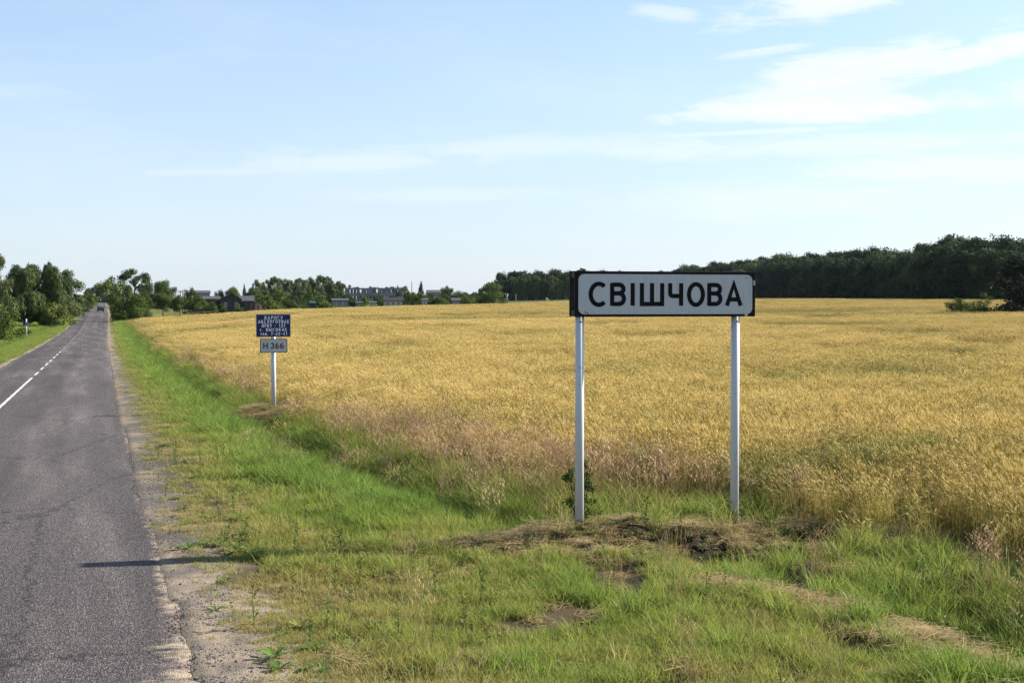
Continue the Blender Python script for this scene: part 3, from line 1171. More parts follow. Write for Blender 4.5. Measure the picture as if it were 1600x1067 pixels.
def build_cover():
    # ---- prototypes
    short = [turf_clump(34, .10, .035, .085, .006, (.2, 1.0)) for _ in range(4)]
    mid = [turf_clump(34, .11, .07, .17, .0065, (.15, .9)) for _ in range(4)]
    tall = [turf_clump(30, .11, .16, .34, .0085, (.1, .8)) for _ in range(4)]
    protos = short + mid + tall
    xs, ys, sc, ix, ti = [], [], [], [], []

    def add(x, y, s, i, t):
        xs.append(x), ys.append(y), sc.append(s), ix.append(i), ti.append(t)

    for (r0, r1, per, k) in ((5, 11, 230, .85), (11, 18, 150, .98), (18, 30, 60, 1.45), (30, 60, 20, 2.1), (60, 130, 5.5, 3.4), (130, 260, 1.6, 5.5)):
        x, y = sample_polar(r0, r1, per, lambda x, y: mask_verge(x, y) * np.maximum(holes(x, y), smoothstep(20, 50, y)) * (1 - .6 * hay(x, y)) * (1 - .8 * np.clip(pit_w(x, y) * 1.2, 0, 1)) * (1 - .75 * np.exp(-((x - ditch_u(y)) / .22) ** 2) * smoothstep(-.3, .3, fbm(x, y, .35, 79))))
        l_ = lush(x, y)
        u = x - edge_r(y)
        d = x - ditch_u(y)
        q = l_ + .18 * fbm(x, y, 1.9, 45, 2) + rng.normal(0, .13, len(x)) + .22 * np.exp(-((d - .1) / .6) ** 2) * (1 - np.clip(mound_w(x, y)[0] * 2, 0, 1))
        kind = np.where(q < .46, 0, np.where(q < .88, 4, 8)) + rng.integers(0, 4, len(x))
        kind = np.where((u < .9) | (hay(x, y) > .5), rng.integers(0, 4, len(x)), kind)
        s = k * rng.uniform(.75, 1.25, len(x)) * np.where(u < .8, .8, 1)
        hs = s / k ** .8
        add(x, y, np.stack([s, s, hs], -1), kind, np.clip(l_ * .95 + rng.normal(0, .09, len(x)), 0, 1))
    # left verge
    for (r0, r1, per, k) in ((38, 75, 12, 2.4), (75, 150, 4.5, 3.6), (150, 330, 1.2, 6)):
        x, y = sample_polar(r0, r1, per, lambda x, y: smoothstep(.15, .7, edge_l(y) - x) * smoothstep(14, 7, edge_l(y) - x), -420, 170)
        l_ = np.clip(.68 + .2 * fbm(x, y, .5, 61) + .1 * smoothstep(1, 4, edge_l(y) - x), 0, 1)
        s = k * rng.uniform(.75, 1.25, len(x))
        kind = np.where(edge_l(y) - x > 3.4, 8, 4) + rng.integers(0, 4, len(x))
        add(x, y, np.stack([s, s, s / k ** .75], -1), kind, l_ + rng.normal(0, .06, len(x)))
    x, y = np.concatenate(xs), np.concatenate(ys)
    scatter('grass', protos, put(x, y, .008), rng.uniform(0, 6.283, len(x)), np.concatenate(sc), np.concatenate(ix), np.concatenate(ti),
            'green and yellowing roadside grass on the verges beside the road', 'grass')
    # ---- tall rank grass in and beyond the ditch, up to the crop
    ditch = [turf_clump(30, .14, .22, .52, .0085, (.1, .6)) for _ in range(4)]
    xs, ys, sc, ix, ti = [], [], [], [], []

    def d_tall(x, y):
        d = x - ditch_u(y)
        hi = wheat_edge(y) - ditch_u(y)
        m = smoothstep(-.05, .45, d + .25 * fbm(x, y, .8, 77)) * smoothstep(hi + .2, hi - .5, d + .3 * fbm(x, y, .6, 71))
        m = m * (1 - .85 * np.clip(mound_w(x, y)[0] * 2.2, 0, 1)) * (1 - np.clip(mound2_w(x, y) * 3, 0, 1))
        return m * (.35 + .65 * smoothstep(-.3, .2, fbm(x, y, .5, 73))) * (1 - .35 * smoothstep(14, 11, y))
    for (r0, r1, per, k) in ((5, 20, 42, 1.0), (20, 40, 24, 1.25), (40, 90, 8, 1.7), (90, 230, 2.0, 2.8)):
        x, y = sample_polar(r0, r1, per, d_tall)
        s = k * rng.uniform(.6, 1.1, len(x))
        d = x - ditch_u(y)
        add(x, y, np.stack([s, s, s / k ** .8], -1), rng.integers(0, 4, len(x)), np.clip(.72 + .15 * smoothstep(12.5, 11, y) - .30 * smoothstep(.2, 1.6, d) + .3 * fbm(x, y, .5, 75), 0, 1))
    x, y = np.concatenate(xs), np.concatenate(ys)
    scatter('tall_grass', ditch, put(x, y, .01), rng.uniform(0, 6.283, len(x)), np.concatenate(sc), np.concatenate(ix), np.concatenate(ti),
            'rank dark green grass growing tall in the ditch', 'grass')
    # ---- reddish seed grass along the edge of the crop
    seed = [seed_clump(16, .16, .45, .75) for _ in range(4)]
    xs, ys, sc, ix, ti = [], [], [], [], []

    def d_seed(x, y):
        e = wheat_edge(y)
        m = smoothstep(-1.1, -.3, x - e) * smoothstep(1.6, .2, x - e)
        clump = smoothstep(-.25, .25, fbm(x, y, .33, 81))
        red = np.exp(-(((x - 6.2) / 1.6) ** 2 + ((y - 20.5) / 4.0) ** 2))
        return np.clip(m * clump * .32 + red * .6, 0, 1) * (1 - np.clip(mound2_w(x, y) * 3, 0, 1)) * (1 - np.clip(mound_w(x, y)[0] * 2, 0, 1))
    for (r0, r1, per, k) in ((7, 34, 22, 1.0), (34, 80, 6, 1.4), (80, 230, 1.2, 2.4), (6, 17, .5, .62)):
        x, y = sample_polar(r0, r1, per, d_seed if k != .62 else (lambda x, y: mask_verge(x, y) * smoothstep(1.5, 3, x) * smoothstep(-.2, .3, fbm(x, y, .9, 87))))
        s = k * rng.uniform(.75, 1.2, len(x))
        add(x, y, np.stack([s, s, s / k ** .85], -1), rng.integers(0, 4, len(x)), np.clip(.35 + .3 * fbm(x, y, .6, 83) + rng.normal(0, .15, len(x)), 0, 1))
    x, y = np.concatenate(xs), np.concatenate(ys)
    scatter('meadow_grass', seed, put(x, y, .01), rng.uniform(0, 6.283, len(x)), np.concatenate(sc), np.concatenate(ix), np.concatenate(ti),
            'tall meadow grass with reddish brown seed heads at the edge of the crop', 'grass')
    # ---- the crop
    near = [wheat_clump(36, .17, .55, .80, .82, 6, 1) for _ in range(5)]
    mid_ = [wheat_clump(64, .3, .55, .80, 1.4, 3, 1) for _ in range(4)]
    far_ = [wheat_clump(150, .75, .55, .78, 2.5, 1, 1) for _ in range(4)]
    xs, ys, sc, ix, ti = [], [], [], [], []

    def gap_strip(x, y):
        """lodged or thin streaks in the crop and the old wheel tracks"""
        g = np.zeros_like(x)
        for (px, r, lpx, wr) in STREAKS:
            pp = plan_px(x, y)
            rr = np.hypot(x, y)
            wob = .35 * wr * np.sin(pp * .05 + r)
            wr2 = wr * 1.7
            g = np.maximum(g, np.exp(-(((pp - px + 14 * fbm(x, y, .4, 17)) / lpx) ** 2) ** 2) * np.exp(-((rr - r + wob) / wr2) ** 2) * smoothstep(-.5, .1, fbm(x, y, .35, 19)))
        return g

    def d_wheat(x, y):
        pp = plan_px(x, y)
        r = np.hypot(x, y)
        lim = np.interp(pp, WHEAT_PX, WHEAT_R)
        e = smoothstep(-.7, 1.7, x - wheat_edge(y) + .8 * fbm(x, y, .45, 91, 3))
        tree = smoothstep(4.5, 6.5, np.hypot(x - ISLAND[0], (y - ISLAND[1]) * 1.6))
        return e * (r < lim) * tree * (1 - .5 * gap_strip(x, y)) * (.75 + .25 * smoothstep(-.5, 0, fbm(x, y, .8, 93)))
    for (r0, r1, per, k, base, n) in ((8, 34, 24, 1.0, 0, 5), (34, 62, 9.5, 1.25, 0, 5), (58, 120, 5.0, 1.0, 5, 4), (115, 230, 1.15, 1.0, 9, 4), (225, 440, .62, 1.35, 9, 4)):
        x, y = sample_polar(r0, r1, per, d_wheat)
        g = gap_strip(x, y)
        s = k * rng.uniform(.88, 1.12, len(x))
        h = (s / k) * (1 - .6 * g) * (1 + .06 * fbm(x, y, .25, 95)) * (.66 + .34 * smoothstep(-.6, 3.0, x - wheat_edge(y) + .5 * fbm(x, y, .6, 92)))
        t = .60 + .30 * fbm(x, y, .06, 97, 3) + .26 * fbm(x, y, .45, 99, 3) - .8 * g + rng.normal(0, .06, len(x))
        t = t - .28 * smoothstep(2.5, .0, x - wheat_edge(y)) * smoothstep(-.3, .3, fbm(x, y, .5, 101)) - .12 * smoothstep(60, 160, np.hypot(x, y)) * smoothstep(400, 1300, plan_px(x, y))
        gp = np.exp(-(((x - 9.9) / 2.4) ** 2 + ((y - 15.0) / 1.3) ** 2)) + .7 * np.exp(-(((x - 8.0) / 1.6) ** 2 + ((y - 16.5) / 1.6) ** 2))
        t = t - .5 * gp * smoothstep(-.4, .3, fbm(x, y, .9, 103))
        add(x, y, np.stack([s, s, h], -1), base + rng.integers(0, n, len(x)), np.clip(t, 0, 1))
    x, y = np.concatenate(xs), np.concatenate(ys)
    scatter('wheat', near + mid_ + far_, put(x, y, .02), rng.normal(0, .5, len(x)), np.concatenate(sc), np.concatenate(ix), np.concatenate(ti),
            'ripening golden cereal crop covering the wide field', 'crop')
    print('wheat', len(x))
    # ---- hay and cut grass
    th = [thatch_clump(46, .17, .06, .26, .0045) for _ in range(4)] + [thatch_clump(14, .2, .2, .6, .005, zmax=.09) for _ in range(2)]
    x1, y1 = sample_polar(5.5, 36, 60, lambda x, y: hay(x, y) * (x > edge_r(y) + .6))
    x2, y2 = sample_polar(5.5, 30, 12, lambda x, y: mask_verge(x, y) * smoothstep(-.1, .45, fbm(x, y, 1.4, 111)) * .8)
    x, y = np.concatenate([x1, x2]), np.concatenate([y1, y2])
    i = rng.choice(6, len(x), p=[.24, .24, .24, .24, .02, .02])
    P = put(x, y)
    P[:, 2] += np.concatenate([hay(x1, y1) * rng.uniform(0, .05, len(x1)), np.zeros(len(x2))])
    scatter('hay', th, P, rng.uniform(0, 6.283, len(x)), rng.uniform(.7, 1.2, len(x)), i, rng.random(len(x)),
            'cut dry hay strewn over the earth mounds and along the ditch', 'hay')
    # ---- clods of dug earth on the mound
    cl = [clod(M['soil'], .05) for _ in range(4)]
    x, y = sample_polar(9, 18, 110, lambda x, y: np.clip(pit_w(x, y) * .9, 0, 1) * .7 + np.clip(mound_w(x, y)[0] * 1.2, 0, 1) * .55 * smoothstep(.15, -.5, mound_w(x, y)[2]) * smoothstep(-.35, .2, fbm(x, y, 1.6, 121)))
    scatter('soil', cl, put(x, y, .01), rng.uniform(0, 6.283, len(x)), rng.uniform(.3, 1.35, len(x)), rng.integers(0, 4, len(x)), rng.random(len(x)),
            'dark clods of dug soil on the mound under the place name sign', 'soil')
    # ---- broad leaved weeds
    wd = [weed(7, .13, .045, .5), weed(9, .10, .03, .7), weed(6, .16, .05, .35), herb(.22, 12), herb(.32, 16), weed(8, .08, .035, .4)]
    x, y = sample_polar(5.5, 26, 20, lambda x, y: mask_verge(x, y) * (.15 + .85 * smoothstep(.0, .4, fbm(x, y, .8, 131))))
    x3, y3 = sample_polar(6, 18, .9, lambda x, y: sandiness(x, y) * (x > edge_r(y) + .35))
    x, y = np.concatenate([x, x3]), np.concatenate([y, y3])
    scatter('weeds', wd, put(x, y), rng.uniform(0, 6.283, len(x)), rng.uniform(.5, 1.25, len(x)), np.where(np.arange(len(x)) < len(x) - len(x3), rng.integers(0, 6, len(x)), rng.choice([0, 1, 2, 5], len(x))), rng.random(len(x)),
            'low broad leaved weeds among the verge grass', 'weeds')
    # ---- grit and pebbles on the shoulder
    st = [stones(.014) for _ in range(6)]
    x, y = sample_polar(6, 24, 2200, lambda x, y: np.exp(-((x - edge_r(y) - .12) / .48) ** 2) * (.12 + .88 * smoothstep(-.25, .35, fbm(x, y, 1.5, 141))) * (x > edge_r(y) - .7), 0, 700)
    P = put(x, y)
    P[:, 2] = np.maximum(P[:, 2], z_road(y) - .015)
    scatter('gravel', st, P, rng.uniform(0, 6.283, len(x)), np.minimum(rng.lognormal(-.75, .45, len(x)), 1.9), rng.integers(0, 6, len(x)), rng.random(len(x)),
            'loose grit and pebbles along the edge of the asphalt', 'gravel')
    # ---- rough grass between the crop and the village
    x, y = sample_polar(200, 470, .9, lambda x, y: (np.hypot(x, y) > np.interp(plan_px(x, y), WHEAT_PX, WHEAT_R)) * (np.hypot(x, y) < np.interp(plan_px(x, y), WHEAT_PX, WHEAT_R) + 45) * (x > edge_r(y) + 3), 165, 1930)
    s = rng.uniform(3, 5, len(x))
    scatter('rough_grass', ditch, put(x, y), rng.uniform(0, 6.283, len(x)), np.stack([s, s, s * .34], -1), rng.integers(0, 4, len(x)), np.clip(.25 + .3 * fbm(x, y, .05, 151), 0, 1),
            'rough dry grass between the far edge of the crop and the village', 'grass')


ISLAND = at(1570, 132)
STREAKS = [(690, 95, 55, 2.5), (960, 100, 45, 3.0), (660, 128, 120, 3.5), (480, 190, 60, 5), (395, 178, 70, 5), (1330, 55, 60, 1.6), (1250, 62, 40, 1.5), (1480, 50, 60, 1.4),
           (1290, 120, 40, 4), (1200, 150, 160, 4), (1420, 75, 80, 2), (1550, 60, 50, 1.5), (1230, 34, 50, 1.0), (1400, 36, 90, 1.2), (620, 60, 40, 1.6), (540, 75, 60, 2),
           (800, 75, 70, 1.8), (860, 48, 60, 1.3), (760, 160, 90, 6), (1060, 180, 120, 6), (1300, 92, 110, 2.2), (560, 150, 70, 4), (330, 130, 60, 4), (1010, 70, 60, 1.5)]
build_cover()



# ------------------------------------------------------------------ road signs
M['black'] = simple_mat('black_paint', (.006, .006, .006), .6, .12, .3, 9)
M['signwhite'] = simple_mat('sign_white', (.60, .62, .63), .45, .4, .05, 3)
M['postwhite'] = simple_mat('post_white', (.72, .73, .73), .5, .4, .07, 5, bump=.05)
M['rust'] = simple_mat('rusty_iron', (.085, .058, .045), .85, .2, .4, 25)
M['darkiron'] = simple_mat('dark_iron', (.035, .028, .024), .7, .3, .4, 18)
M['blue'] = simple_mat('sign_blue', (.009, .010, .075), .45, .4, .12, 4)
M['bluetext'] = simple_mat('sign_text', (.74, .76, .80), .5, .3, .1, 6)
M['rim'] = simple_mat('sign_rim', (.34, .34, .36), .5, .4, .1, 6)
M['maroon'] = simple_mat('maroon_paint', (.075, .012, .018), .5, .3, .15, 8)


def arc(cx, cy, rx, ry, a0, a1, n=14):
    return [(cx + rx * math.cos(D2R(a0 + (a1 - a0) * i / n)), cy + ry * math.sin(D2R(a0 + (a1 - a0) * i / n))) for i in range(n + 1)]


def glyph(ch):
    """strokes in a box one unit high; returns width and a list of polylines on the stroke's middle line, inset by half a stroke"""
    h = .075
    T, B_ = 1 - h, h
    if ch in 'СC':
        return .72, [arc(.40, .5, .325, .5 - h + .01, 48, 312, 22)]
    if ch in 'ОO0':
        return .72, [arc(.36, .5, .285, .5 - h + .01, 90, 450, 30)]
    if ch == 'В':
        return .64, [[(h, 0), (h, 1)], [(h, T), (.36, T)] + arc(.36, .735, .185, T - .735, 90, -90, 10)[1:] + [(h, .545)], [(.36, .545)] + arc(.36, .31, .205, .31 - B_, 90, -90, 10)[1:] + [(h, B_)]]
    if ch in 'ІI':
        return .16, [[(h + .005, 0), (h + .005, 1)]]
    if ch == 'Ш':
        return 1.0, [[(h, 1), (h, B_), (1 - h, B_), (1 - h, 1)], [(.5, B_), (.5, 1)]]
    if ch == 'Ч':
        return .62, [[(h, 1), (h, .60)] + arc(.20, .55, .125, .12, 180, 270, 6)[1:] + [(.62 - h, .43)], [(.62 - h, 0), (.62 - h, 1)]]
    if ch in 'АA':
        return .72, [[(.06, 0), (.36, .97), (.66, 0)], [(.17, .28), (.55, .28)]]
    if ch == 'Д':
        return .74, [[(.17, .16), (.25, T), (.57, T), (.57, .16)], [(h, 0), (h, .16), (.67, .16), (.67, 0)]]
    if ch in 'РP':
        return .6, [[(h, 0), (h, 1)], [(h, T), (.34, T)] + arc(.34, .70, .19, T - .70, 90, -90, 10)[1:] + [(h, .475)]]
    if ch == 'Г':
        return .52, [[(h, 0), (h, T), (.52, T)]]
    if ch in 'У':
        return .64, [[(.06, 1), (.33, .40)], [(.58, 1), (.26, .1), (.1, .06)]]
    if ch == 'Ў':
        return .64, [[(.06, 1), (.33, .40)], [(.58, 1), (.26, .1), (.1, .06)], [(.2, 1.22), (.32, 1.14), (.44, 1.22)]]
    if ch == 'Б':
        return .6, [[(.52, T), (h, T), (h, B_), (.33, B_)] + arc(.33, .31, .19, .31 - B_, -90, 90, 10)[1:] + [(h, .545)]]
    if ch == 'Л':
        return .66, [[(.05, .06), (.17, .2), (.2, T), (.58, T), (.58, 0)]]
    if ch in 'ЕE':
        return .54, [[(.52, T), (h, T), (h, B_), (.54, B_)], [(h, .51), (.48, .51)]]
    if ch == 'Ы':
        return .78, [[(h, 1), (h, B_), (.28, B_)] + arc(.28, .31, .17, .31 - B_, -90, 90, 10)[1:] + [(h, .545)], [(.70, 0), (.70, 1)]]
    if ch == 'К':
        return .64, [[(h, 0), (h, 1)], [(.58, 1), (.15, .5), (.60, 0)]]
    if ch in 'НH':
        return .66, [[(h, 0), (h, 1)], [(.58, 0), (.58, 1)], [(h, .51), (.58, .51)]]
    if ch == 'т':
        return .46, [[(.02, .66), (.44, .66)], [(.23, .66), (.23, 0)]]
    if ch == 'э':
        return .44, [arc(.14, .36, .26, .30, 130, -130, 14), [(.14, .37), (.38, .37)]]
    if ch == 'л':
        return .48, [[(.04, .05), (.13, .16), (.15, .66), (.41, .66), (.41, 0)]]
    if ch == 'г':
        return .38, [[(h, 0), (h, .66), (.38, .66)]]
    if ch == '.':
        return .2, [[(.1, 0), (.1, .15)]]
    if ch == '-':
        return .42, [[(.06, .47), (.36, .47)]]
    if ch == '1':
        return .4, [[(.08, .78), (.26, .96), (.26, 0)]]
    if ch == '2':
        return .58, [arc(.29, .70, .21, T - .70, 165, -20, 12) + [(.42, .5), (.09, B_), (.56, B_)]]
    if ch == '3':
        return .58, [arc(.27, .725, .20, T - .725, 150, -90, 12), arc(.27, .31, .225, .31 - B_, 90, -150, 12)]
    if ch == '4':
        return .6, [[(.43, 0), (.43, .97), (.06, .30), (.58, .30)]]
    if ch == '6':
        return .6, [arc(.30, .31, .215, .31 - B_, 0, 360, 22), [(.085, .33), (.13, .62), (.26, .82), (.44, .94)]]
    if ch == '7':
        return .54, [[(.04, T), (.48, T), (.2, 0)]]
    return .4, []


def stroke(mb, pts, w, y, depth, closed=False):
    """flat bar of constant width along pts (x, z) facing -y"""
    n = len(pts)
    L_, R_ = [], []
    closed = (abs(pts[0][0] - pts[-1][0]) + abs(pts[0][1] - pts[-1][1])) < 1e-6
    for i in range(n):
        p = Vector(pts[i])
        a = Vector(pts[i - 1]) if i > 0 else (Vector(pts[-2]) if closed else None)
        b = Vector(pts[i + 1]) if i < n - 1 else (Vector(pts[1]) if closed else None)
        d0 = (p - a).normalized() if a is not None else (b - p).normalized()
        d1 = (b - p).normalized() if b is not None else d0
        n0, n1 = Vector((-d0.y, d0.x)), Vector((-d1.y, d1.x))
        m_ = (n0 + n1)
        m_ = m_.normalized() if m_.length > 1e-6 else n0
        k = min(1 / max(.3, m_.dot(n0)), 2.2)
        L_.append(p + m_ * (w / 2 * k))
        R_.append(p - m_ * (w / 2 * k))
    vs = [(q.x, y - depth, q.y) for q in L_] + [(q.x, y - depth, q.y) for q in R_] + [(q.x, y, q.y) for q in L_] + [(q.x, y, q.y) for q in R_]
    fs = []
    for i in range(n - 1):
        fs.append((i, n + i, n + i + 1, i + 1))
        fs.append((i, i + 1, 2 * n + i + 1, 2 * n + i))
        fs.append((n + i, 3 * n + i, 3 * n + i + 1, n + i + 1))
    fs.append((0, 2 * n, 3 * n, n))
    fs.append((n - 1, 2 * n - 1, 4 * n - 1, 3 * n - 1))
    mb.add(vs, fs)


def glyph_mb(mb, ch, x, z, hgt, sx, w, y, depth=.0015):
    gw, st = glyph(ch)
    for k, pl in enumerate(st):
        stroke(mb, [(x + p[0] * hgt * sx, z + p[1] * hgt) for p in pl], w, y - .0003 * k, depth)
    return gw * hgt * sx


def text_line(mb, text, cx, z, hgt, w, y, width=None, gap=.2, sx=1.0):
    ws = [(glyph(c)[0] * sx if c != ' ' else .42 * sx) for c in text]
    tot = sum(ws) + gap * (len(text) - 1)
    k = 1.0
    if width:
        k = width / (tot * hgt)
    x = cx - tot * hgt * k / 2
    for c, q in zip(text, ws):
        if c != ' ':
            glyph_mb(mb, c, x, z, hgt, sx * k, w, y)
        x += (q + gap) * hgt * k


def rounded_rect(mb, x0, x1, z0, z1, r, y, depth, n=7):
    pts = []
    for cx, cz, a in ((x1 - r, z1 - r, 0), (x0 + r, z1 - r, 90), (x0 + r, z0 + r, 180), (x1 - r, z0 + r, 270)):
        pts += arc(cx, cz, r, r, a, a + 90, n)
    m_ = len(pts)
    vs = [(p[0], y - depth, p[1]) for p in pts] + [(p[0], y, p[1]) for p in pts]
    fs = [tuple(range(m_))[::-1], tuple(range(m_, 2 * m_))] + [(i, (i + 1) % m_, m_ + (i + 1) % m_, m_ + i) for i in range(m_)]
    mb.add(vs, fs)


def worn_panel_mat():
    """sheet metal with chipped black paint: bare spots show pale"""
    m, nt, out = new_mat('chipped_black')
    N, L = nt.nodes, nt.links
    b = N.new('ShaderNodeBsdfPrincipled')
    tc = N.new('ShaderNodeTexCoord')
    n = N.new('ShaderNodeTexNoise')
    n.inputs['Scale'].default_value = 7
    n.inputs['Detail'].default_value = 6
    n.inputs['Roughness'].default_value = .7
    L.new(tc.outputs['Object'], n.inputs['Vector'])
    r = ramp(nt, [(.0, (.006, .006, .006)), (.66, (.009, .008, .008)), (.70, (.30, .28, .26)), (1, (.42, .40, .38))])
    L.new(n.outputs['Fac'], r.inputs[0])
    L.new(r.outputs[0], b.inputs['Base Color'])
    b.inputs['Roughness'].default_value = .6
    b.inputs['Specular IOR Level'].default_value = .15
    L.new(b.outputs[0], out.inputs['Surface'])
    return m


def face_mat():
    """dirty white enamel with faint rain streaks"""
    m, nt, out = new_mat('dirty_white_enamel')
    N, L = nt.nodes, nt.links
    b = N.new('ShaderNodeBsdfPrincipled')
    tc = N.new('ShaderNodeTexCoord')
    mp = N.new('ShaderNodeMapping')
    mp.inputs['Scale'].default_value = (14, 1, .9)
    L.new(tc.outputs['Object'], mp.inputs['Vector'])
    n = N.new('ShaderNodeTexNoise')
    n.inputs['Scale'].default_value = 2.2
    n.inputs['Detail'].default_value = 6
    L.new(mp.outputs[0], n.inputs['Vector'])
    r = ramp(nt, [(.3, (.40, .42, .43)), (.6, (.455, .475, .485)), (.8, (.49, .51, .52))])
    L.new(n.outputs['Fac'], r.inputs[0])
    n2 = N.new('ShaderNodeTexNoise')
    n2.inputs['Scale'].default_value = 16
    n2.inputs['Detail'].default_value = 3
    L.new(tc.outputs['Object'], n2.inputs['Vector'])
    r2 = ramp(nt, [(.80, (1, 1, 1)), (.83, (.55, .48, .42))])
    L.new(n2.outputs['Fac'], r2.inputs[0])
    mu = N.new('ShaderNodeMix')
    mu.data_type = 'RGBA'
    mu.blend_type = 'MULTIPLY'
    mu.inputs['Factor'].default_value = 1
    L.new(r.outputs[0], mu.inputs['A'])
    L.new(r2.outputs[0], mu.inputs['B'])
    L.new(mu.outputs['Result'], b.inputs['Base Color'])
    b.inputs['Roughness'].default_value = .4
    L.new(b.outputs[0], out.inputs['Surface'])
    return m


def leg_mat():
    m, nt, out = new_mat('painted_pipe')
    N, L = nt.nodes, nt.links
    b = N.new('ShaderNodeBsdfPrincipled')
    tc = N.new('ShaderNodeTexCoord')
    sp = N.new('ShaderNodeSeparateXYZ')
    L.new(tc.outputs['Object'], sp.inputs[0])
    n = N.new('ShaderNodeTexNoise')
    n.inputs['Scale'].default_value = 11
    n.inputs['Detail'].default_value = 6
    n.inputs['Roughness'].default_value = .7
    L.new(tc.outputs['Object'], n.inputs['Vector'])
    ad = N.new('ShaderNodeMath')
    ad.operation = 'MULTIPLY_ADD'
    L.new(sp.outputs[2], ad.inputs[0])
    ad.inputs[1].default_value = -1.1
    L.new(n.outputs['Fac'], ad.inputs[2])
    r = ramp(nt, [(0, (.50, .52, .55)), (.36, (.475, .495, .525)), (.45, (.36, .32, .28)), (.62, (.16, .10, .065))])
    L.new(ad.outputs[0], r.inputs[0])
    mx = N.new('ShaderNodeMix')
    mx.data_type = 'RGBA'
    ds = ramp(nt, [(.66, (0, 0, 0)), (.72, (1, 1, 1))])
    n2 = N.new('ShaderNodeTexNoise')
    n2.inputs['Scale'].default_value = 24
    n2.inputs['Detail'].default_value = 3
    L.new(tc.outputs['Object'], n2.inputs['Vector'])
    L.new(n2.outputs['Fac'], ds.inputs[0])
    L.new(ds.outputs[0], mx.inputs['Factor'])
    L.new(r.outputs[0], mx.inputs['A'])
    mx.inputs['B'].default_value = (.36, .31, .27, 1)
    L.new(mx.outputs['Result'], b.inputs['Base Color'])
    b.inputs['Roughness'].default_value = .42
    L.new(b.outputs[0], out.inputs['Surface'])
    return m


M['chipped'] = worn_panel_mat()
M['enamel'] = face_mat()
M['pipe'] = leg_mat()


def build_name_sign():
    pl, pr = np.array(at(910, 14.5)), np.array(at(1155, 14.93))
    span = float(np.hypot(*(pr - pl)))
    rz = math.atan2(pr[1] - pl[1], pr[0] - pl[0])
    z0 = gz(*pl)
    root = empty('place_name_sign', (pl[0], pl[1], z0), rz,
                 'long white place name sign with black lettering on two white pipe legs', 'sign')
    zb, zt = 2.435 - z0, 2.967 - z0
    x0, x1 = -.092, span + .205
    W, H = x1 - x0, zt - zb
    for k, (x, p) in enumerate(((0, pl), (span, pr))):
        zg = gz(*p) - z0
        mb = MB().tube([(x, .115, zg - .35), (x, .115, zt - .02)], .051, 20)
        lg = mb.build('leg', M['pipe'], root, smooth=True)
        lg.location = (0, 0, 0)
        bolt = MB().tube([(x, .067, zb - .06), (x, .057, zb - .06)], .011, 8)
        bolt.build('bolt', M['darkiron'], lg)
    # front sheet with folded edge
    mb = MB().box(x0, x1, 0, .03, zb, zt)
    front = mb.build('panel', M['chipped'], root, bevel=.004)
    fc = MB()
    rounded_rect(fc, x0 + .042, x1 - .040, zb + .030, zt - .034, .072, 0, .003)
    fc.build('face', M['enamel'], front)
    s = W / 1397.0
    letters = [('С', 222, 352), ('В', 385, 502), ('І', 540, 570), ('Ш', 612, 795), ('Ч', 830, 942), ('О', 975, 1105), ('В', 1135, 1250), ('А', 1277, 1408)]
    lz, lh, st = zb + .130, .265, .0505
    for ch, a, b in letters:
        gw = glyph(ch)[0]
        lb = MB()
        wanted = (b - a) * s
        sx = wanted / (gw * lh)
        over = .008 if ch in 'СО' else 0
        glyph_mb(lb, ch, x0 + (a - 118) * s, lz - over, lh + 2 * over, sx, st, -.003, .003)
        lb.build('letter', M['black'], front)
    # chips of paint gone from the border, down to the pale sheet
    cb = MB()
    rounded_rect(cb, x1 - .026, x1 - .006, zt - .16, zt - .10, .009, 0, .0025, 3)
    cb.build('paint_chip', M['enamel'], front)
    cb = MB()
    rounded_rect(cb, x1 - .135, x1 - .098, zb + .002, zb + .034, .012, 0, .0035, 3)
    cb.build('paint_chip', M['enamel'], front)
    for bx, bz in ((x0 + .125, zb + .055), (x0 + .155, zb + .042), (x1 - .12, zt - .07)):
        MB().tube([(bx, -.0031, bz), (bx, -.010, bz)], .008, 8).build('bolt', M['rust'], front)
    # back sheet, end irons and straps
    MB().box(x0 - .005, x1 - .012, .205, .232, zb + .004, zt + .006).build('back_panel', M['darkiron'], root, bevel=.004)
    for x in (x0 + .012, x1 - .05):
        for zz in (zb + .004, zt - .075):
            MB().box(x, x + .035, .0305, .2045, zz, zz + .07).build('end_iron', M['rust'], root)
    MB().box(x0 + .02, x1 - .02, .0305, .2045, zt - .028, zt - .004).build('top_rail', M['rust'], root)
    MB().box(x0 + .02, x1 - .02, .175, .2045, zb + .03, zb + .07).build('cross_rail', M['darkiron'], root)
    mb = MB()
    mb.tube([(-.02, .08, zt - .01), (.0, .085, zt + .03), (.055, .09, zt + .018), (.06, .095, zt - .01)], .012, 6)
    mb.box(-.03, .06, .05, .14, zt + .001, zt + .014)
    mb.build('clamp', M['rust'], root)
    mb = MB()
    mb.tube([(span - .08, .08, zt - .01), (span - .05, .085, zt + .014), (span + .06, .09, zt + .016), (span + .1, .095, zt - .01)], .010, 6)
    mb.box(span - .06, span + .07, .05, .14, zt + .001, zt + .010)
    mb.build('clamp', M['rust'], root)


build_name_sign()


def solve_dist(px, py, lo=5, hi=400):
    ds = np.linspace(lo, hi, 4000)
    p = ds[:, None] * (FW[None] + RT[None] * (px - 800) / FOC)
    g = ground(p[:, 0], p[:, 1])
    line = CAM_H - (py - 473) / FOC * ds
    k = np.argmax(g >= line)
    return float(ds[k])


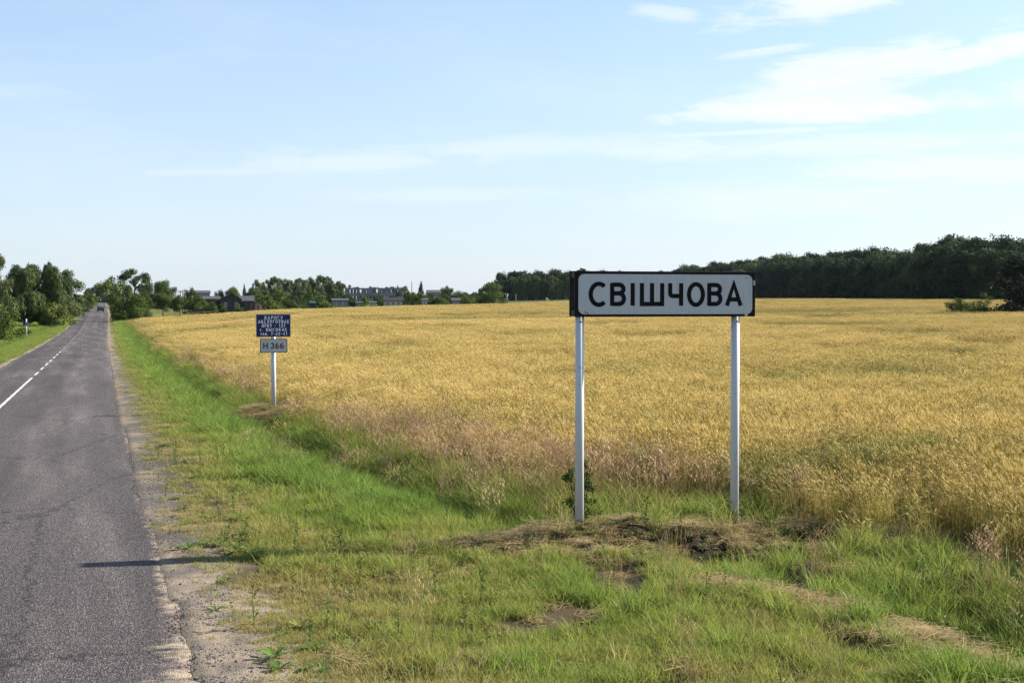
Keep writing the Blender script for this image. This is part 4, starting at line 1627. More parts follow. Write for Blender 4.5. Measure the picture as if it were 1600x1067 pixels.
def build_route_sign():
    D = solve_dist(427, 637)
    x, y = at(427, D)
    z0 = gz(x, y)
    print('route sign', D, x, y, z0)
    m = D / FOC
    root = empty('route_sign', (x, y, z0), -D2R(4), 'blue road service board above a white route number plate on a single white post', 'sign')

    def zz(py):
        return zat(py, D) - z0
    MB().tube([(0, .035, -.3), (0, .035, zz(494))], 3.7 * m, 16).build('post', M['pipe'], root, smooth=True)
    cx = .0
    hw = 26.8 * m
    mb = MB().box(cx - hw, cx + hw, -.045, -.028, zz(526.5), zz(490.5))
    b = mb.build('service_board', M['rim'], root, bevel=.003)
    fb = MB()
    rounded_rect(fb, cx - hw + 1.1 * m, cx + hw - 1.1 * m, zz(525.5), zz(491.7), .01, -.045, .002, 3)
    fb.build('board_face', M['blue'], b)
    for text, py0, py1, x0, x1 in (('ДАРОГУ', 493.8, 498.8, 412.8, 441.3), ('АБСЛУГОЎВАЕ', 500, 505, 403.6, 451), ('ДРБУ - 137', 506.2, 511.2, 409, 445), ('г. ВЫСОКАЕ', 512.6, 517.3, 406.6, 447.6), ('тэл. 7-22-41', 519, 523.6, 407, 448)):
        lb = MB()
        text_line(lb, text, ((x0 + x1) / 2 - 427) * m, zz(py1), (py1 - py0) * m, 1.02 * m, -.0475, (x1 - x0) * m, .30)
        lb.build('lettering', M['bluetext'], b)['kind'] = 'stuff'
    mb = MB()
    rounded_rect(mb, (406.3 - 427) * m, (448.3 - 427) * m, zz(551), zz(529.3), .035, -.020, .018, 5)
    p = mb.build('number_plate', M['maroon'], root)
    fb = MB()
    rounded_rect(fb, (407.4 - 427) * m, (447.2 - 427) * m, zz(549.9), zz(530.4), .028, -.038, .002, 5)
    fb.build('plate_face', M['enamel'], p)
    for ch, pa, pb in (('Н', 411.2, 418.2), ('3', 422.4, 428.0), ('6', 429.6, 435.4), ('6', 436.8, 442.8)):
        lb = MB()
        glyph_mb(lb, ch, (pa - 427) * m, zz(544.8), 9.4 * m, (pb - pa) / (glyph(ch)[0] * 9.4), 1.75 * m, -.0405)
        lb.build('letter', M['maroon'], p)
    for z in (zz(497), zz(521), zz(540)):
        MB().box(-4.6 * m, 4.6 * m, -.0275, .03, z - .02, z + .02).build('bracket', M['rim'], root)


build_route_sign()


def build_km_post():
    D = solve_dist(41, 528)
    x, y = at(41, D)
    z0 = gz(x, y)
    m = D / FOC
    root = empty('kilometre_post', (x, y, z0), 0, 'slim white roadside marker post with a small blue plate left of the road', 'marker post')
    MB().tube([(0, 0, -.2), (0, 0, zat(498, D) - z0)], 1.15 * m, 10).build('post', M['rim'], root, smooth=True)
    MB().box(-1.5 * m, 3.4 * m, -.10, -.085, zat(509.5, D) - z0, zat(503, D) - z0).build('plate', simple_mat('pale_blue', (.10, .22, .42), .5), root)


build_km_post()


# ------------------------------------------------------------------ trees
def leaf_mat(name, a, b, c, inst=False, trans=.18):
    return plant_mat(name, [(0, a), (.5, b), (1, c)], trans=trans, rough=.65, spec=.06, inst=inst, value_var=.32)


LEAF = {
    'round': leaf_mat('leaf_broad', (.046, .072, .020), (.062, .095, .023), (.085, .115, .028)),
    'tall': leaf_mat('leaf_birch', (.062, .088, .034), (.082, .110, .040), (.105, .130, .048)),
    'airy': leaf_mat('leaf_ash', (.030, .050, .018), (.040, .062, .020), (.050, .072, .024)),
    'willow': leaf_mat('leaf_willow', (.062, .086, .030), (.080, .108, .036), (.105, .132, .046)),
    'bush': leaf_mat('leaf_bush', (.058, .084, .020), (.080, .115, .024), (.105, .135, .032)),
    'dark': leaf_mat('leaf_shade_toned', (.010, .016, .010), (.014, .020, .012), (.020, .028, .014), trans=.06),  # shaded side of the right-edge tree put into a near-black leaf colour
    'conifer': leaf_mat('needle', (.020, .035, .014), (.026, .044, .018), (.034, .052, .020)),
    'forest': leaf_mat('leaf_forest', (.022, .040, .016), (.036, .060, .020), (.085, .110, .036), inst=True),
}
M['bark'] = simple_mat('bark', (.085, .07, .055), .9, .1, .4, 12, bump=.4)
M['palebark'] = simple_mat('pale_bark', (.22, .21, .19), .8, .1, .5, 7)


def unit_dirs(n, g):
    v = g.normal(size=(n, 3))
    return v / np.linalg.norm(v, axis=1, keepdims=True)


def crown_quads(lobes, n, leaf, g, elong=1.0, droop=0.0, shell=.45):
    """leaf faces spread through a crown of overlapping lobes (centre, radii)"""
    c = np.array([l[0] for l in lobes])
    r = np.array([l[1] for l in lobes])
    wgt = np.cbrt(r.prod(1)) ** 2
    pick = g.choice(len(lobes), n, p=wgt / wgt.sum())
    d = unit_dirs(n, g)
    rad = g.random(n) ** shell
    pos = c[pick] + d * r[pick] * rad[:, None]
    pos = pos + .35 * leaf * g.normal(size=(n, 3))
    nrm = d * 1.0 + .75 * unit_dirs(n, g)
    nrm /= np.linalg.norm(nrm, axis=1, keepdims=True)
    t = np.cross(nrm, unit_dirs(n, g))
    if droop:
        t = t * (1 - droop) + np.array([0, 0, -1.0]) * droop + .2 * unit_dirs(n, g)
    t -= nrm * (t * nrm).sum(1, keepdims=True)
    t /= np.maximum(np.linalg.norm(t, axis=1, keepdims=True), 1e-6)
    b = np.cross(nrm, t)
    s = leaf * g.uniform(.55, 1.3, n)[:, None]
    a_ = t * s * elong * .5
    b_ = b * s * .5 / math.sqrt(elong)
    co = np.stack([pos - a_, pos + b_ * .8 + a_ * .1, pos + a_, pos - b_ * .8 - a_ * .1], 1)
    lobe_var = g.random(len(lobes))
    var = np.clip(.5 * lobe_var[pick] + .5 * g.random(n), 0, 1)
    return co, var


def branchy(mb, base, tips, r0, n=6):
    for tp in tips:
        b = Vector(base)
        e = Vector(tp)
        mid = b.lerp(e, .5) + Vector((random.uniform(-.04, .04), random.uniform(-.04, .04), .03))
        mb.tube([tuple(b), tuple(mid), tuple(e)], [r0, r0 * .6, r0 * .2], n)


def tree_meshes(kind, seed, n, leaf, leafmat=None, bark='bark', trunk_to=.8):
    """unit tree: one high, crown about one wide"""
    g = np.random.default_rng(seed)
    random.seed(seed)
    lobes = []
    if kind == 'round':
        for k in range(17):
            a, e = g.uniform(0, 6.283), g.uniform(-.9, 1)
            q = math.sqrt(max(0, 1 - e * e)) * .34
            f = g.uniform(.72, 1.05)
            rr = g.uniform(.11, .21)
            lobes.append(((math.cos(a) * q * f, math.sin(a) * q * f, .60 + e * .29 * f), (rr * 1.1, rr * 1.1, rr * .8)))
        lobes.append(((0, 0, .58), (.24, .24, .24)))
        base = .22
    elif kind == 'tall':
        for k in range(26):
            z = g.uniform(.16, .93)
            w = .40 * (1 - max(0, (z - .5) / .55) ** 1.8) * (.6 + .4 * min(1, z / .35))
            a = g.uniform(0, 6.283)
            q = w * g.uniform(.35, 1.0)
            rr = g.uniform(.09, .15) * (1.15 - .5 * z)
            lobes.append(((math.cos(a) * q, math.sin(a) * q, z), (rr * 1.25, rr * 1.25, rr * 1.0)))
        lobes.append(((0, 0, .93), (.07, .07, .07)))
        lobes.append(((0, 0, .5), (.2, .2, .3)))
        base = .12
    elif kind == 'airy':
        for k in range(17):
            a, e = g.uniform(0, 6.283), g.uniform(-.5, 1)
            q = math.sqrt(max(0, 1 - e * e)) * .38
            f = g.uniform(.75, 1.05)
            rr = g.uniform(.075, .13)
            lobes.append(((math.cos(a) * q * f, math.sin(a) * q * f, .60 + e * .32 * f), (rr * 1.25, rr * 1.25, rr * .75)))
        base = .3
    elif kind == 'willow':
        for k in range(22):
            a, z = g.uniform(0, 6.283), g.uniform(.07, .9)
            w = .42 * math.sqrt(max(0.05, 1 - (max(0, z - .5) / .5) ** 2))
            q = w * g.uniform(.6, 1.0)
            rr = g.uniform(.10, .19)
            lobes.append(((math.cos(a) * q, math.sin(a) * q, z), (rr, rr, rr * 1.2)))
        lobes.append(((0, 0, .40), (.26, .26, .32)))
        base = .1
    elif kind == 'bush':
        for k in range(17):
            a, z = g.uniform(0, 6.283), g.uniform(.08, .88) ** 1.1
            w = .43 * math.sqrt(max(.04, 1 - (z / .98) ** 2.2))
            q = w * g.uniform(.4, 1.05)
            rr = g.uniform(.10, .21)
            lobes.append(((math.cos(a) * q, math.sin(a) * q, z), (rr * 1.15, rr * 1.15, rr)))
        lobes.append(((0, 0, .30), (.26, .26, .27)))
        base = .08
    elif kind == 'conifer':
        for k in range(30):
            z = .1 + .88 * k / 30
            w = .46 * (1 - z) + .02
            for j in range(3):
                a = g.uniform(0, 6.283)
                lobes.append(((math.cos(a) * w * .6, math.sin(a) * w * .6, z), (w * .55 + .02, w * .55 + .02, .035)))
        base = .08
    co, var = crown_quads(lobes, n, leaf, g, 2.6 if kind == 'willow' else (1.5 if kind == 'tall' else 1.25), .55 if kind == 'willow' else (.25 if kind == 'tall' else 0), .5 if kind != 'airy' else .6)
    co[:, :, 2] = np.maximum(co[:, :, 2], .005)
    top = np.percentile(co[:, :, 2], 99.85)
    wd = np.percentile(np.abs(co[:, :, 0]), 99.3)
    co[:, :, 2] /= top
    co[:, :, :2] *= .5 / wd
    crown = quads_mesh('crown', co, leafmat or LEAF[kind], var)
    mb = MB()
    rt = .020 if kind in ('tall', 'conifer') else .028
    mb.tube([(0, 0, -.04), (.004, 0, base), (-.006, .006, .45), (0, 0, trunk_to)], [rt * 1.3, rt, rt * .7, rt * .2], 7)
    tips = [tuple(np.array(lobes[i][0]) * np.array([.5 / wd, .5 / wd, 1 / top])) for i in g.choice(len(lobes), min(9, len(lobes)), replace=False)]
    for tp in tips:
        z = max(base, min(tp[2] * .65, .6))
        branchy(mb, (0, 0, z), [tp], rt * .5, 5)
    trunk = mb.mesh('trunk', M[bark], smooth=True)
    return trunk, crown


PROTO = {}


def proto(kind, variant, n, leaf):
    key = (kind, variant, n)
    if key not in PROTO:
        PROTO[key] = tree_meshes(kind, 100 + variant * 13 + len(kind) * 7, n, leaf, bark='palebark' if kind == 'tall' else 'bark')
    return PROTO[key]


NAME = {'round': 'broadleaf_tree', 'tall': 'birch_tree', 'airy': 'broadleaf_tree', 'willow': 'willow_tree', 'bush': 'bush', 'conifer': 'spruce_tree'}
CAT = {'bush': 'bush'}
_tcount = [0]


def tree(kind, px, py_top, w_px, D, label, group=None, n=None, leaf=None, variant=None, min_h=.4, base=None, mat=None):
    if base:
        D = solve_dist(px, base, 60, 420)
    x, y = at(px, D)
    z = gz(x, y)
    H = max(min_h, zat(py_top, D) - z)
    W = w_px * D / FOC * (1.28 if kind == 'willow' else 1.18 if kind in ('bush', 'tall') else 1.05)
    k = _tcount[0]
    _tcount[0] += 1
    big = H / D * FOC
    if n is None:
        n = 22000 if big > 70 else (9000 if big > 40 else 3500)
        leaf = None
    if leaf is None:
        leaf = .036 if n >= 12000 else (.032 if n >= 8000 else (.038 if n >= 4000 else .05))
    variant = (k * 7 % 4) if variant is None else variant
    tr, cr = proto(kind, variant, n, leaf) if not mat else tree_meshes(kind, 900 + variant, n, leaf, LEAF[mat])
    root = empty(NAME[kind], (x, y, z - .02), random.Random(k).uniform(0, 6.283), label, CAT.get(kind, 'tree'), group)
    root.scale = (W, W, H)
    for nm, me in (('trunk', tr), ('crown', cr)):
        o = bpy.data.objects.new(nm, me)
        COL.objects.link(o)
        o.parent = root
    return root


def build_trees():
    # left of the road
    tree('tall', 0, 398, 36, 96, 'loose pale birch at the left edge, tallest of the trees left of the road', n=6000, leaf=.035, base=515)
    tree('willow', 38, 414, 52, 116, 'broad dense grey green willow second from the left edge', variant=1, base=512)
    tree('willow', 66, 417, 50, 121, 'rounded willow between the broad dense willow and the leafy tree by the road', variant=2, base=511.5)
    tree('tall', 77, 411, 18, 235, 'slender pointed tree poking up behind the rounded willow', variant=3)
    tree('tall', 103, 422, 50, 146, 'wide leafy tree at the right end of the group left of the road', variant=0, n=9000, leaf=.03, base=501)
    tree('willow', 92, 428, 32, 150, 'lower tree filling the gap between the willow and the wide leafy tree', variant=3, n=5000, base=504)
    tree('bush', 86, 472, 46, 118, 'dark green bush at the foot of the rounded willow', variant=1, base=511)
    tree('bush', 4, 474, 52, 86, 'dark bush in the bottom corner at the left edge, nearest of the left bushes', variant=2, n=6000, leaf=.04, base=536)
    tree('bush', 36, 511, 26, 106, 'low light green bush behind the marker post', variant=0, base=527)
    tree('bush', 118, 462, 24, 190, 'roadside bush just beyond the wide leafy tree', variant=3, base=495)
    tree('bush', 130, 461, 24, 245, 'small bush in the hedge left of the road beyond the leafy tree', variant=0, base=488)
    tree('bush', 142, 459, 22, 330, 'farthest bush of the hedge left of the road', variant=1, base=483)
    tree('round', 152, 441, 24, 540, 'distant rounded tree above the end of the road', variant=2)
    tree('round', 141, 450, 18, 600, 'faint far tree left of the end of the road')
    # right of the road
    tree('bush', 195, 447, 43, 176, 'big leafy bush on the right verge by the ditch, lit from the right', variant=3, n=14000, leaf=.034, base=503)
    tree('round', 180, 432, 40, 265, 'tall dark tree behind the big roadside bush', variant=1, n=5000, leaf=.04, base=496)
    tree('airy', 211, 420, 46, 430, 'highest far tree with sky showing through its crown, right of the road', variant=0, n=4200, leaf=.036)
    tree('round', 231, 441, 26, 400, 'dark tree at the right foot of the tall open crowned tree')
    tree('tall', 246, 443, 10, 420, 'narrow tree between two dark rounded trees', variant=1)
    tree('round', 258, 438, 34, 380, 'dark round topped tree standing left of the wooden poles', variant=0)
    tree('bush', 226, 455, 26, 240, 'brownish green bush right of the big roadside bush', variant=2)
    tree('round', 255, 458, 36, 243, 'small orchard tree with a wide crown at the edge of the field', variant=3)
    tree('round', 281, 460, 25, 236, 'small dark orchard tree right of the wide crowned one', variant=2)
    tree('bush', 303, 460, 32, 262, 'clipped looking bush left of the wooden house', variant=0)
    tree('round', 297, 449, 20, 330, 'rounded tree between the wooden poles and the long pale barn', variant=1)
    tree('round', 342, 452, 20, 330, 'small round tree behind the roof of the wooden house on its left', variant=2)
    tree('round', 363, 448, 22, 330, 'round tree right behind the gable of the wooden house', variant=3)
    tree('conifer', 382, 444, 11, 360, 'small pointed spruce behind the wooden house')
    tree('round', 392, 449, 18, 350, 'dark tree between the spruce and the birches', variant=0)
    tree('bush', 331, 472, 16, 243, 'very dark low bush at the left corner of the wooden house', variant=1)
    tree('bush', 321, 467, 18, 254, 'bush before the left end of the low dark barn', variant=0)
    tree('bush', 311, 470, 15, 250, 'low bush between the garden fence and the low dark barn', variant=2)
    tree('bush', 349, 473, 13, 240, 'small bush right in front of the gable of the wooden house', variant=2)
    tree('bush', 375, 474.5, 12, 241, 'low bush at the right foot of the gable of the wooden house', variant=3)
    tree('bush', 340, 468, 16, 252, 'bush in the gap between the barn and the wooden house', variant=1)
    tree('bush', 404, 457, 20, 290, 'bush behind the small pink shed', variant=2)
    tree('bush', 425, 461, 40, 262, 'large round green bush right of the small pink shed', variant=3)
    tree('bush', 437, 452, 24, 300, 'darker bush behind the large round green bush', variant=0)
    tree('bush', 452, 466, 26, 266, 'olive bush between the large round bush and the green shed', variant=1)
    tree('bush', 473, 461, 16, 300, 'light green bush behind the green shed on its left', variant=2)
    tree('bush', 472, 474, 14, 272, 'low grey green bush beside the green shed', variant=0)
    tree('bush', 500, 453, 40, 290, 'big dark bush right above the green shed', variant=3)
    # the row of birches left of the ruin
    row = [(401, 437, 13), (412, 441, 13), (418, 437, 10), (429, 432, 13), (438, 435, 13), (447, 436, 13), (456, 438, 16), (468, 435, 16), (477, 438, 14),
           (486, 433, 14), (498, 430, 15), (505, 432, 13), (513, 432, 14), (520, 439, 13), (528, 439, 14), (534, 442, 12), (462, 442, 20), (482, 444, 22), (508, 444, 20), (440, 447, 22)]
    for i, (px, pt, w) in enumerate(row):
        tree('tall', px, pt, w * 1.25, 440 + (i * 37 % 5) * 9, 'grey green birch in the dense row left of the ruined building', 'birches in the row left of the ruin')
    # right of the ruin
    tree('bush', 549, 463, 16, 380, 'left one of the bushes in front of the ruined building')
    tree('bush', 568, 464, 24, 380, 'low wide bush in the middle of the ruined front')
    tree('bush', 593, 463, 17, 370, 'bush near the right end of the ruined building')
    tree('tall', 633, 447, 15, 420, 'slim tree just right of the ruined building', variant=2)
    tree('conifer', 658, 440, 15, 460, 'tall spire shaped spruce right of the thin mast')
    tree('bush', 644, 456, 20, 390, 'bush below the thin mast')
    tree('bush', 656, 458, 24, 380, 'green bush below the spire shaped spruce')
    tree('bush', 681, 462, 32, 350, 'dark round bush in front of the long pale hall', variant=1)
    tree('bush', 694, 459, 24, 365, 'lighter bush to the right of the dark round one')
    tree('round', 698, 447, 18, 520, 'round treetop rising over the long pale hall')
    tree('bush', 713, 454, 28, 370, 'bush behind the small grey house')
    tree('bush', 730, 456, 26, 365, 'dark bush right of the small grey house')
    tree('bush', 742, 458, 16, 372, 'last small bush before the big light green tree')
    tree('bush', 766, 441, 44, 346, 'big light green rounded tree standing before the dark wood', variant=2, n=7000, leaf=.034)
    # right edge
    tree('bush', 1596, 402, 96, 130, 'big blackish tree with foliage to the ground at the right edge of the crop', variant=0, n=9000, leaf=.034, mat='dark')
    tree('bush', 1502, 466, 44, 134, 'sparse low bush left of the big blackish tree in the crop', variant=1, n=2200, leaf=.05)
    tree('bush', 1530, 457, 34, 133, 'taller sparse bush touching the big blackish tree in the crop', variant=3, n=1900, leaf=.05)


build_trees()


def build_shrub():
    """small dark leafy shrub behind the left leg of the big sign"""
    D = 15.3
    x, y = at(905, D)
    z = gz(x, y)
    root = empty('shrub', (x, y, z), 0, 'small dark leafy shrub growing behind the left leg of the place name sign', 'shrub')
    g = np.random.default_rng(5)
    lobes = []
    for k in range(22):
        zz = g.uniform(.08, .92)
        lobes.append(((g.normal(0, .11), g.normal(0, .08), zz), (.07, .07, .06)))
    co, var = crown_quads(lobes, 1100, .032, g, 1.4)
    co[:, :, 2] = np.maximum(co[:, :, 2], .01)
    o = bpy.data.objects.new('foliage', quads_mesh('foliage', co, LEAF['round'], var))
    COL.objects.link(o)
    o.parent = root
    mb = MB()
    for k in range(9):
        a = g.uniform(0, 6.283)
        mb.tube([(0, 0, -.02), (.06 * math.cos(a), .06 * math.sin(a), .3), (.17 * math.cos(a), .14 * math.sin(a), g.uniform(.7, 1.05))], [.007, .005, .002], 5)
    mb.build('stem', M['bark'], root)


build_shrub()


# ------------------------------------------------------------------ woods
def build_forest():
    g = np.random.default_rng(3)
    protos = []
    for i in range(4):
        tr, cr = tree_meshes(('tall', 'round', 'tall', 'round')[i], 300 + i, 8000, .032, LEAF['forest'], 'bark')
        protos.append((tr, cr))
    for i in range(2):
        tr, cr = tree_meshes('bush', 320 + i, 3500, .05, LEAF['forest'], 'bark')
        protos.append((tr, cr))
    tr, cr = tree_meshes('tall', 330, 7000, .032, LEAF['forest'], 'palebark')
    protos.append((tr, cr))
    meshes = []
    for tr, cr in protos:
        bm = bmesh.new()
        bm.from_mesh(cr)
        for f in bm.faces:
            f.material_index = 0
        n0 = len(bm.faces)
        bm.from_mesh(tr)
        bm.faces.ensure_lookup_table()
        for f in bm.faces[n0:]:
            f.material_index = 1
        me = bpy.data.meshes.new('forest_tree')
        bm.to_mesh(me)
        bm.free()
        me.materials.append(LEAF['forest'])
        me.materials.append(tr.materials[0])
        meshes.append(me)

    def wood(name, line, rows, step, gap, kinds, tops, label, tint, under=True, wf=.55):
        P, S, I, T, R = [], [], [], [], []
        pts = [np.array(at(px, D)) for px, D in line]
        pxs = [px for px, D in line]
        for a, b, pa, pb in zip(pts[:-1], pts[1:], pxs[:-1], pxs[1:]):
            L_ = np.hypot(*(b - a))
            back = np.array([-(b - a)[1], (b - a)[0]]) / L_
            if back @ FW < 0:
                back = -back
            n = max(2, int(L_ / step))
            for i in range(n):
                for r in range(rows):
                    t = (i + g.uniform(-.3, .3) + .5 * (r % 2)) / n
                    p = a + (b - a) * t + back * (r * gap + g.uniform(-1, 1))
                    px = pa + (pb - pa) * t
                    dep = p @ FW
                    H = zat(np.interp(px, *zip(*tops)), (a + (b - a) * t) @ FW) - gz(*p)
                    H *= (.84 + .16 * min(1, r / 2)) * g.uniform(.82, 1.04) * (1 + .10 * float(hash_noise(p[0], p[1], .06, 5)) + .06 * float(hash_noise(p[0], p[1], .16, 6)))
                    P.append((*p, gz(*p) - .1))
                    w = H * wf * g.uniform(.8, 1.25)
                    S.append((w, w, H))
                    I.append(kinds[g.integers(len(kinds))])
                    T.append(np.clip(tint + g.normal(0, .33), 0, 1))
                    R.append(g.uniform(0, 6.28))
                if under:
                    for q in range(2):
                        t = (i + g.random()) / n
                        p = a + (b - a) * t + back * g.uniform(-2.5, 5)
                        h = g.uniform(2.0, 5.0)
                        P.append((*p, gz(*p) - .1))
                        S.append((h * 1.2, h * 1.2, h))
                        I.append(4 + g.integers(2))
                        T.append(np.clip(tint + g.normal(0, .2), 0, 1))
                        R.append(g.uniform(0, 6.28))
        scatter(name, meshes, np.array(P), np.array(R), np.array(S), np.array(I), np.array(T), label, 'forest')

    wood('forest', [(1035, 590), (1120, 510), (1200, 440), (1350, 362), (1500, 302), (1640, 262), (1900, 235)], 5, 5.2, 5, [0, 1, 2, 3],
         [(1035, 417), (1100, 411), (1200, 401), (1350, 387), (1500, 375), (1600, 369), (1900, 350)], 'dark dense wood along the far right side of the field', .3, True, .72)
    wood('forest', [(752, 600), (775, 590), (815, 585), (1060, 600)], 4, 4.2, 5, [1, 3, 1, 0],
         [(752, 441), (765, 430), (785, 426), (815, 424), (890, 423), (1060, 421)], 'dark wood in the middle distance behind the big light green tree', .2)
    wood('forest', [(806, 545), (900, 540), (1035, 545)], 2, 3.0, 4, [6, 6, 0],
         [(806, 427), (830, 424), (890, 424), (1035, 424)], 'lighter green stand of slim pale trunked trees left of the place name sign', .85, False, .42)
    wood('distant_trees', [(100, 760), (150, 800), (215, 780)], 2, 7, 8, [1, 3, 1, 0],
         [(100, 460), (150, 456), (215, 455)], 'far trees closing the view where the road ends', .4, True, .9)
    wood('distant_trees', [(118, 900), (300, 850), (560, 850), (760, 820)], 2, 9, 8, [1, 3, 4, 5],
         [(118, 463), (160, 465), (300, 463), (560, 462), (760, 459)], 'low faint belt of far trees on the skyline behind the village', .4, True, .9)
    wood('distant_trees', [(192, 430), (230, 400), (330, 390), (420, 380), (540, 400)], 2, 6, 7, [4, 5, 1],
         [(192, 456), (230, 455), (330, 461), (420, 458), (540, 461)], 'tangled greenery between the village gardens and houses', .45, True, 1.1)
    wood('distant_trees', [(600, 430), (760, 410)], 2, 6, 7, [4, 5, 1],
         [(600, 463), (660, 461), (760, 461)], 'tangled greenery round the small houses right of the ruin', .45, True, 1.1)
    wood('distant_trees', [(-420, 200), (-120, 205), (-20, 215), (60, 240)], 2, 5, 6, [1, 3, 4, 0],
         [(-420, 400), (-120, 405), (-20, 425), (60, 437)], 'thicket behind the willows left of the road', .35, True, .8)


build_forest()

# ------------------------------------------------------------------ village
M['plaster'] = simple_mat('old_plaster', (.20, .20, .20), .9, .15, .25, 1.2)
M['concrete'] = simple_mat('grey_concrete', (.19, .195, .20), .9, .15, .3, .8)
M['bluewood'] = simple_mat('blue_green_boards', (.034, .044, .046), .8, .2, .3, 2)
M['slate'] = simple_mat('grey_slate', (.065, .066, .07), .8, .25, .25, 2)
M['darkroof'] = simple_mat('dark_roofing', (.030, .028, .028), .8, .2, .3, 2)
M['pink'] = simple_mat('pink_plaster', (.34, .25, .23), .9, .15, .15, 2)
M['redroof'] = simple_mat('dark_red_roof', (.10, .035, .03), .8, .2, .25, 2)
M['greenwood'] = simple_mat('green_boards', (.018, .05, .045), .8, .2, .25, 2)
M['whitewall'] = simple_mat('whitewash', (.36, .36, .35), .9, .15, .12, 2)
M['glass'] = simple_mat('window_glass', (.03, .035, .04), .15, .5, .1, 2)
M['wood'] = simple_mat('grey_wood', (.11, .09, .07), .9, .1, .3, 9)
M['brickred'] = simple_mat('red_brick', (.10, .06, .05), .9, .1, .3, 3)


def site(name, px, D, label, cat, group=None, turn=0.0):
    """an Empty on the ground with x across the view and y away"""
    x, y = at(px, D)
    z = gz(x, y)
    return empty(name, (x, y, z), -YAW - 1.25 * math.atan((px - 800) / FOC) + turn, label, cat, group), D / FOC, z


def prism(mb, x0, x1, y0, y1, z0, z1, along='x', over=.25, th=.12):
    """a pitched roof of two slabs; ridge along x or y"""
    if along == 'x':
        ym = (y0 + y1) / 2
        for ya in (y0, y1):
            s = -1 if ya == y0 else 1
            dz = (z1 - z0) / abs(ym - ya)
            e = ya + s * over
            ze = z0 - over * dz
            mb.add([(x0 - over, e, ze), (x1 + over, e, ze), (x1 + over, ym, z1), (x0 - over, ym, z1), (x0 - over, e, ze + th), (x1 + over, e, ze + th), (x1 + over, ym, z1 + th), (x0 - over, ym, z1 + th)],
                   [(0, 1, 2, 3), (4, 5, 6, 7), (0, 1, 5, 4), (1, 2, 6, 5), (2, 3, 7, 6), (3, 0, 4, 7)])
    else:
        xm = (x0 + x1) / 2
        for xa in (x0, x1):
            s = -1 if xa == x0 else 1
            dz = (z1 - z0) / abs(xm - xa)
            e = xa + s * over
            ze = z0 - over * dz
            mb.add([(e, y0 - over, ze), (e, y1 + over, ze), (xm, y1 + over, z1), (xm, y0 - over, z1), (e, y0 - over, ze + th), (e, y1 + over, ze + th), (xm, y1 + over, z1 + th), (xm, y0 - over, z1 + th)],
                   [(0, 1, 2, 3), (4, 5, 6, 7), (0, 1, 5, 4), (1, 2, 6, 5), (2, 3, 7, 6), (3, 0, 4, 7)])
    return mb


def gable(mb, x0, x1, y0, y1, z0, z1, along='x'):
    """triangular wall pieces under a pitched roof"""
    if along == 'x':
        ym = (y0 + y1) / 2
        for x in (x0, x1):
            mb.add([(x, y0, z0), (x, y1, z0), (x, ym, z1)], [(0, 1, 2)])
    else:
        xm = (x0 + x1) / 2
        for y in (y0, y1):
            mb.add([(x0, y, z0), (x1, y, z0), (xm, y, z1)], [(0, 1, 2)])


def window(parent, x0, x1, z0, z1, y, frame='whitewall', fw=.09):
    mb = MB()
    mb.box(x0, x0 + fw, y - .06, y - .005, z0, z1).box(x1 - fw, x1, y - .06, y - .005, z0, z1)
    mb.box(x0 + fw, x1 - fw, y - .06, y - .005, z1 - fw, z1).box(x0 + fw, x1 - fw, y - .06, y - .005, z0, z0 + fw)
    xm = (x0 + x1) / 2
    mb.box(xm - .03, xm + .03, y - .055, y - .005, z0 + fw, z1 - fw)
    w = mb.build('window', M[frame], parent)
    MB().box(x0 + fw, x1 - fw, y - .02, y - .004, z0 + fw, z1 - fw).build('pane', M['glass'], w)


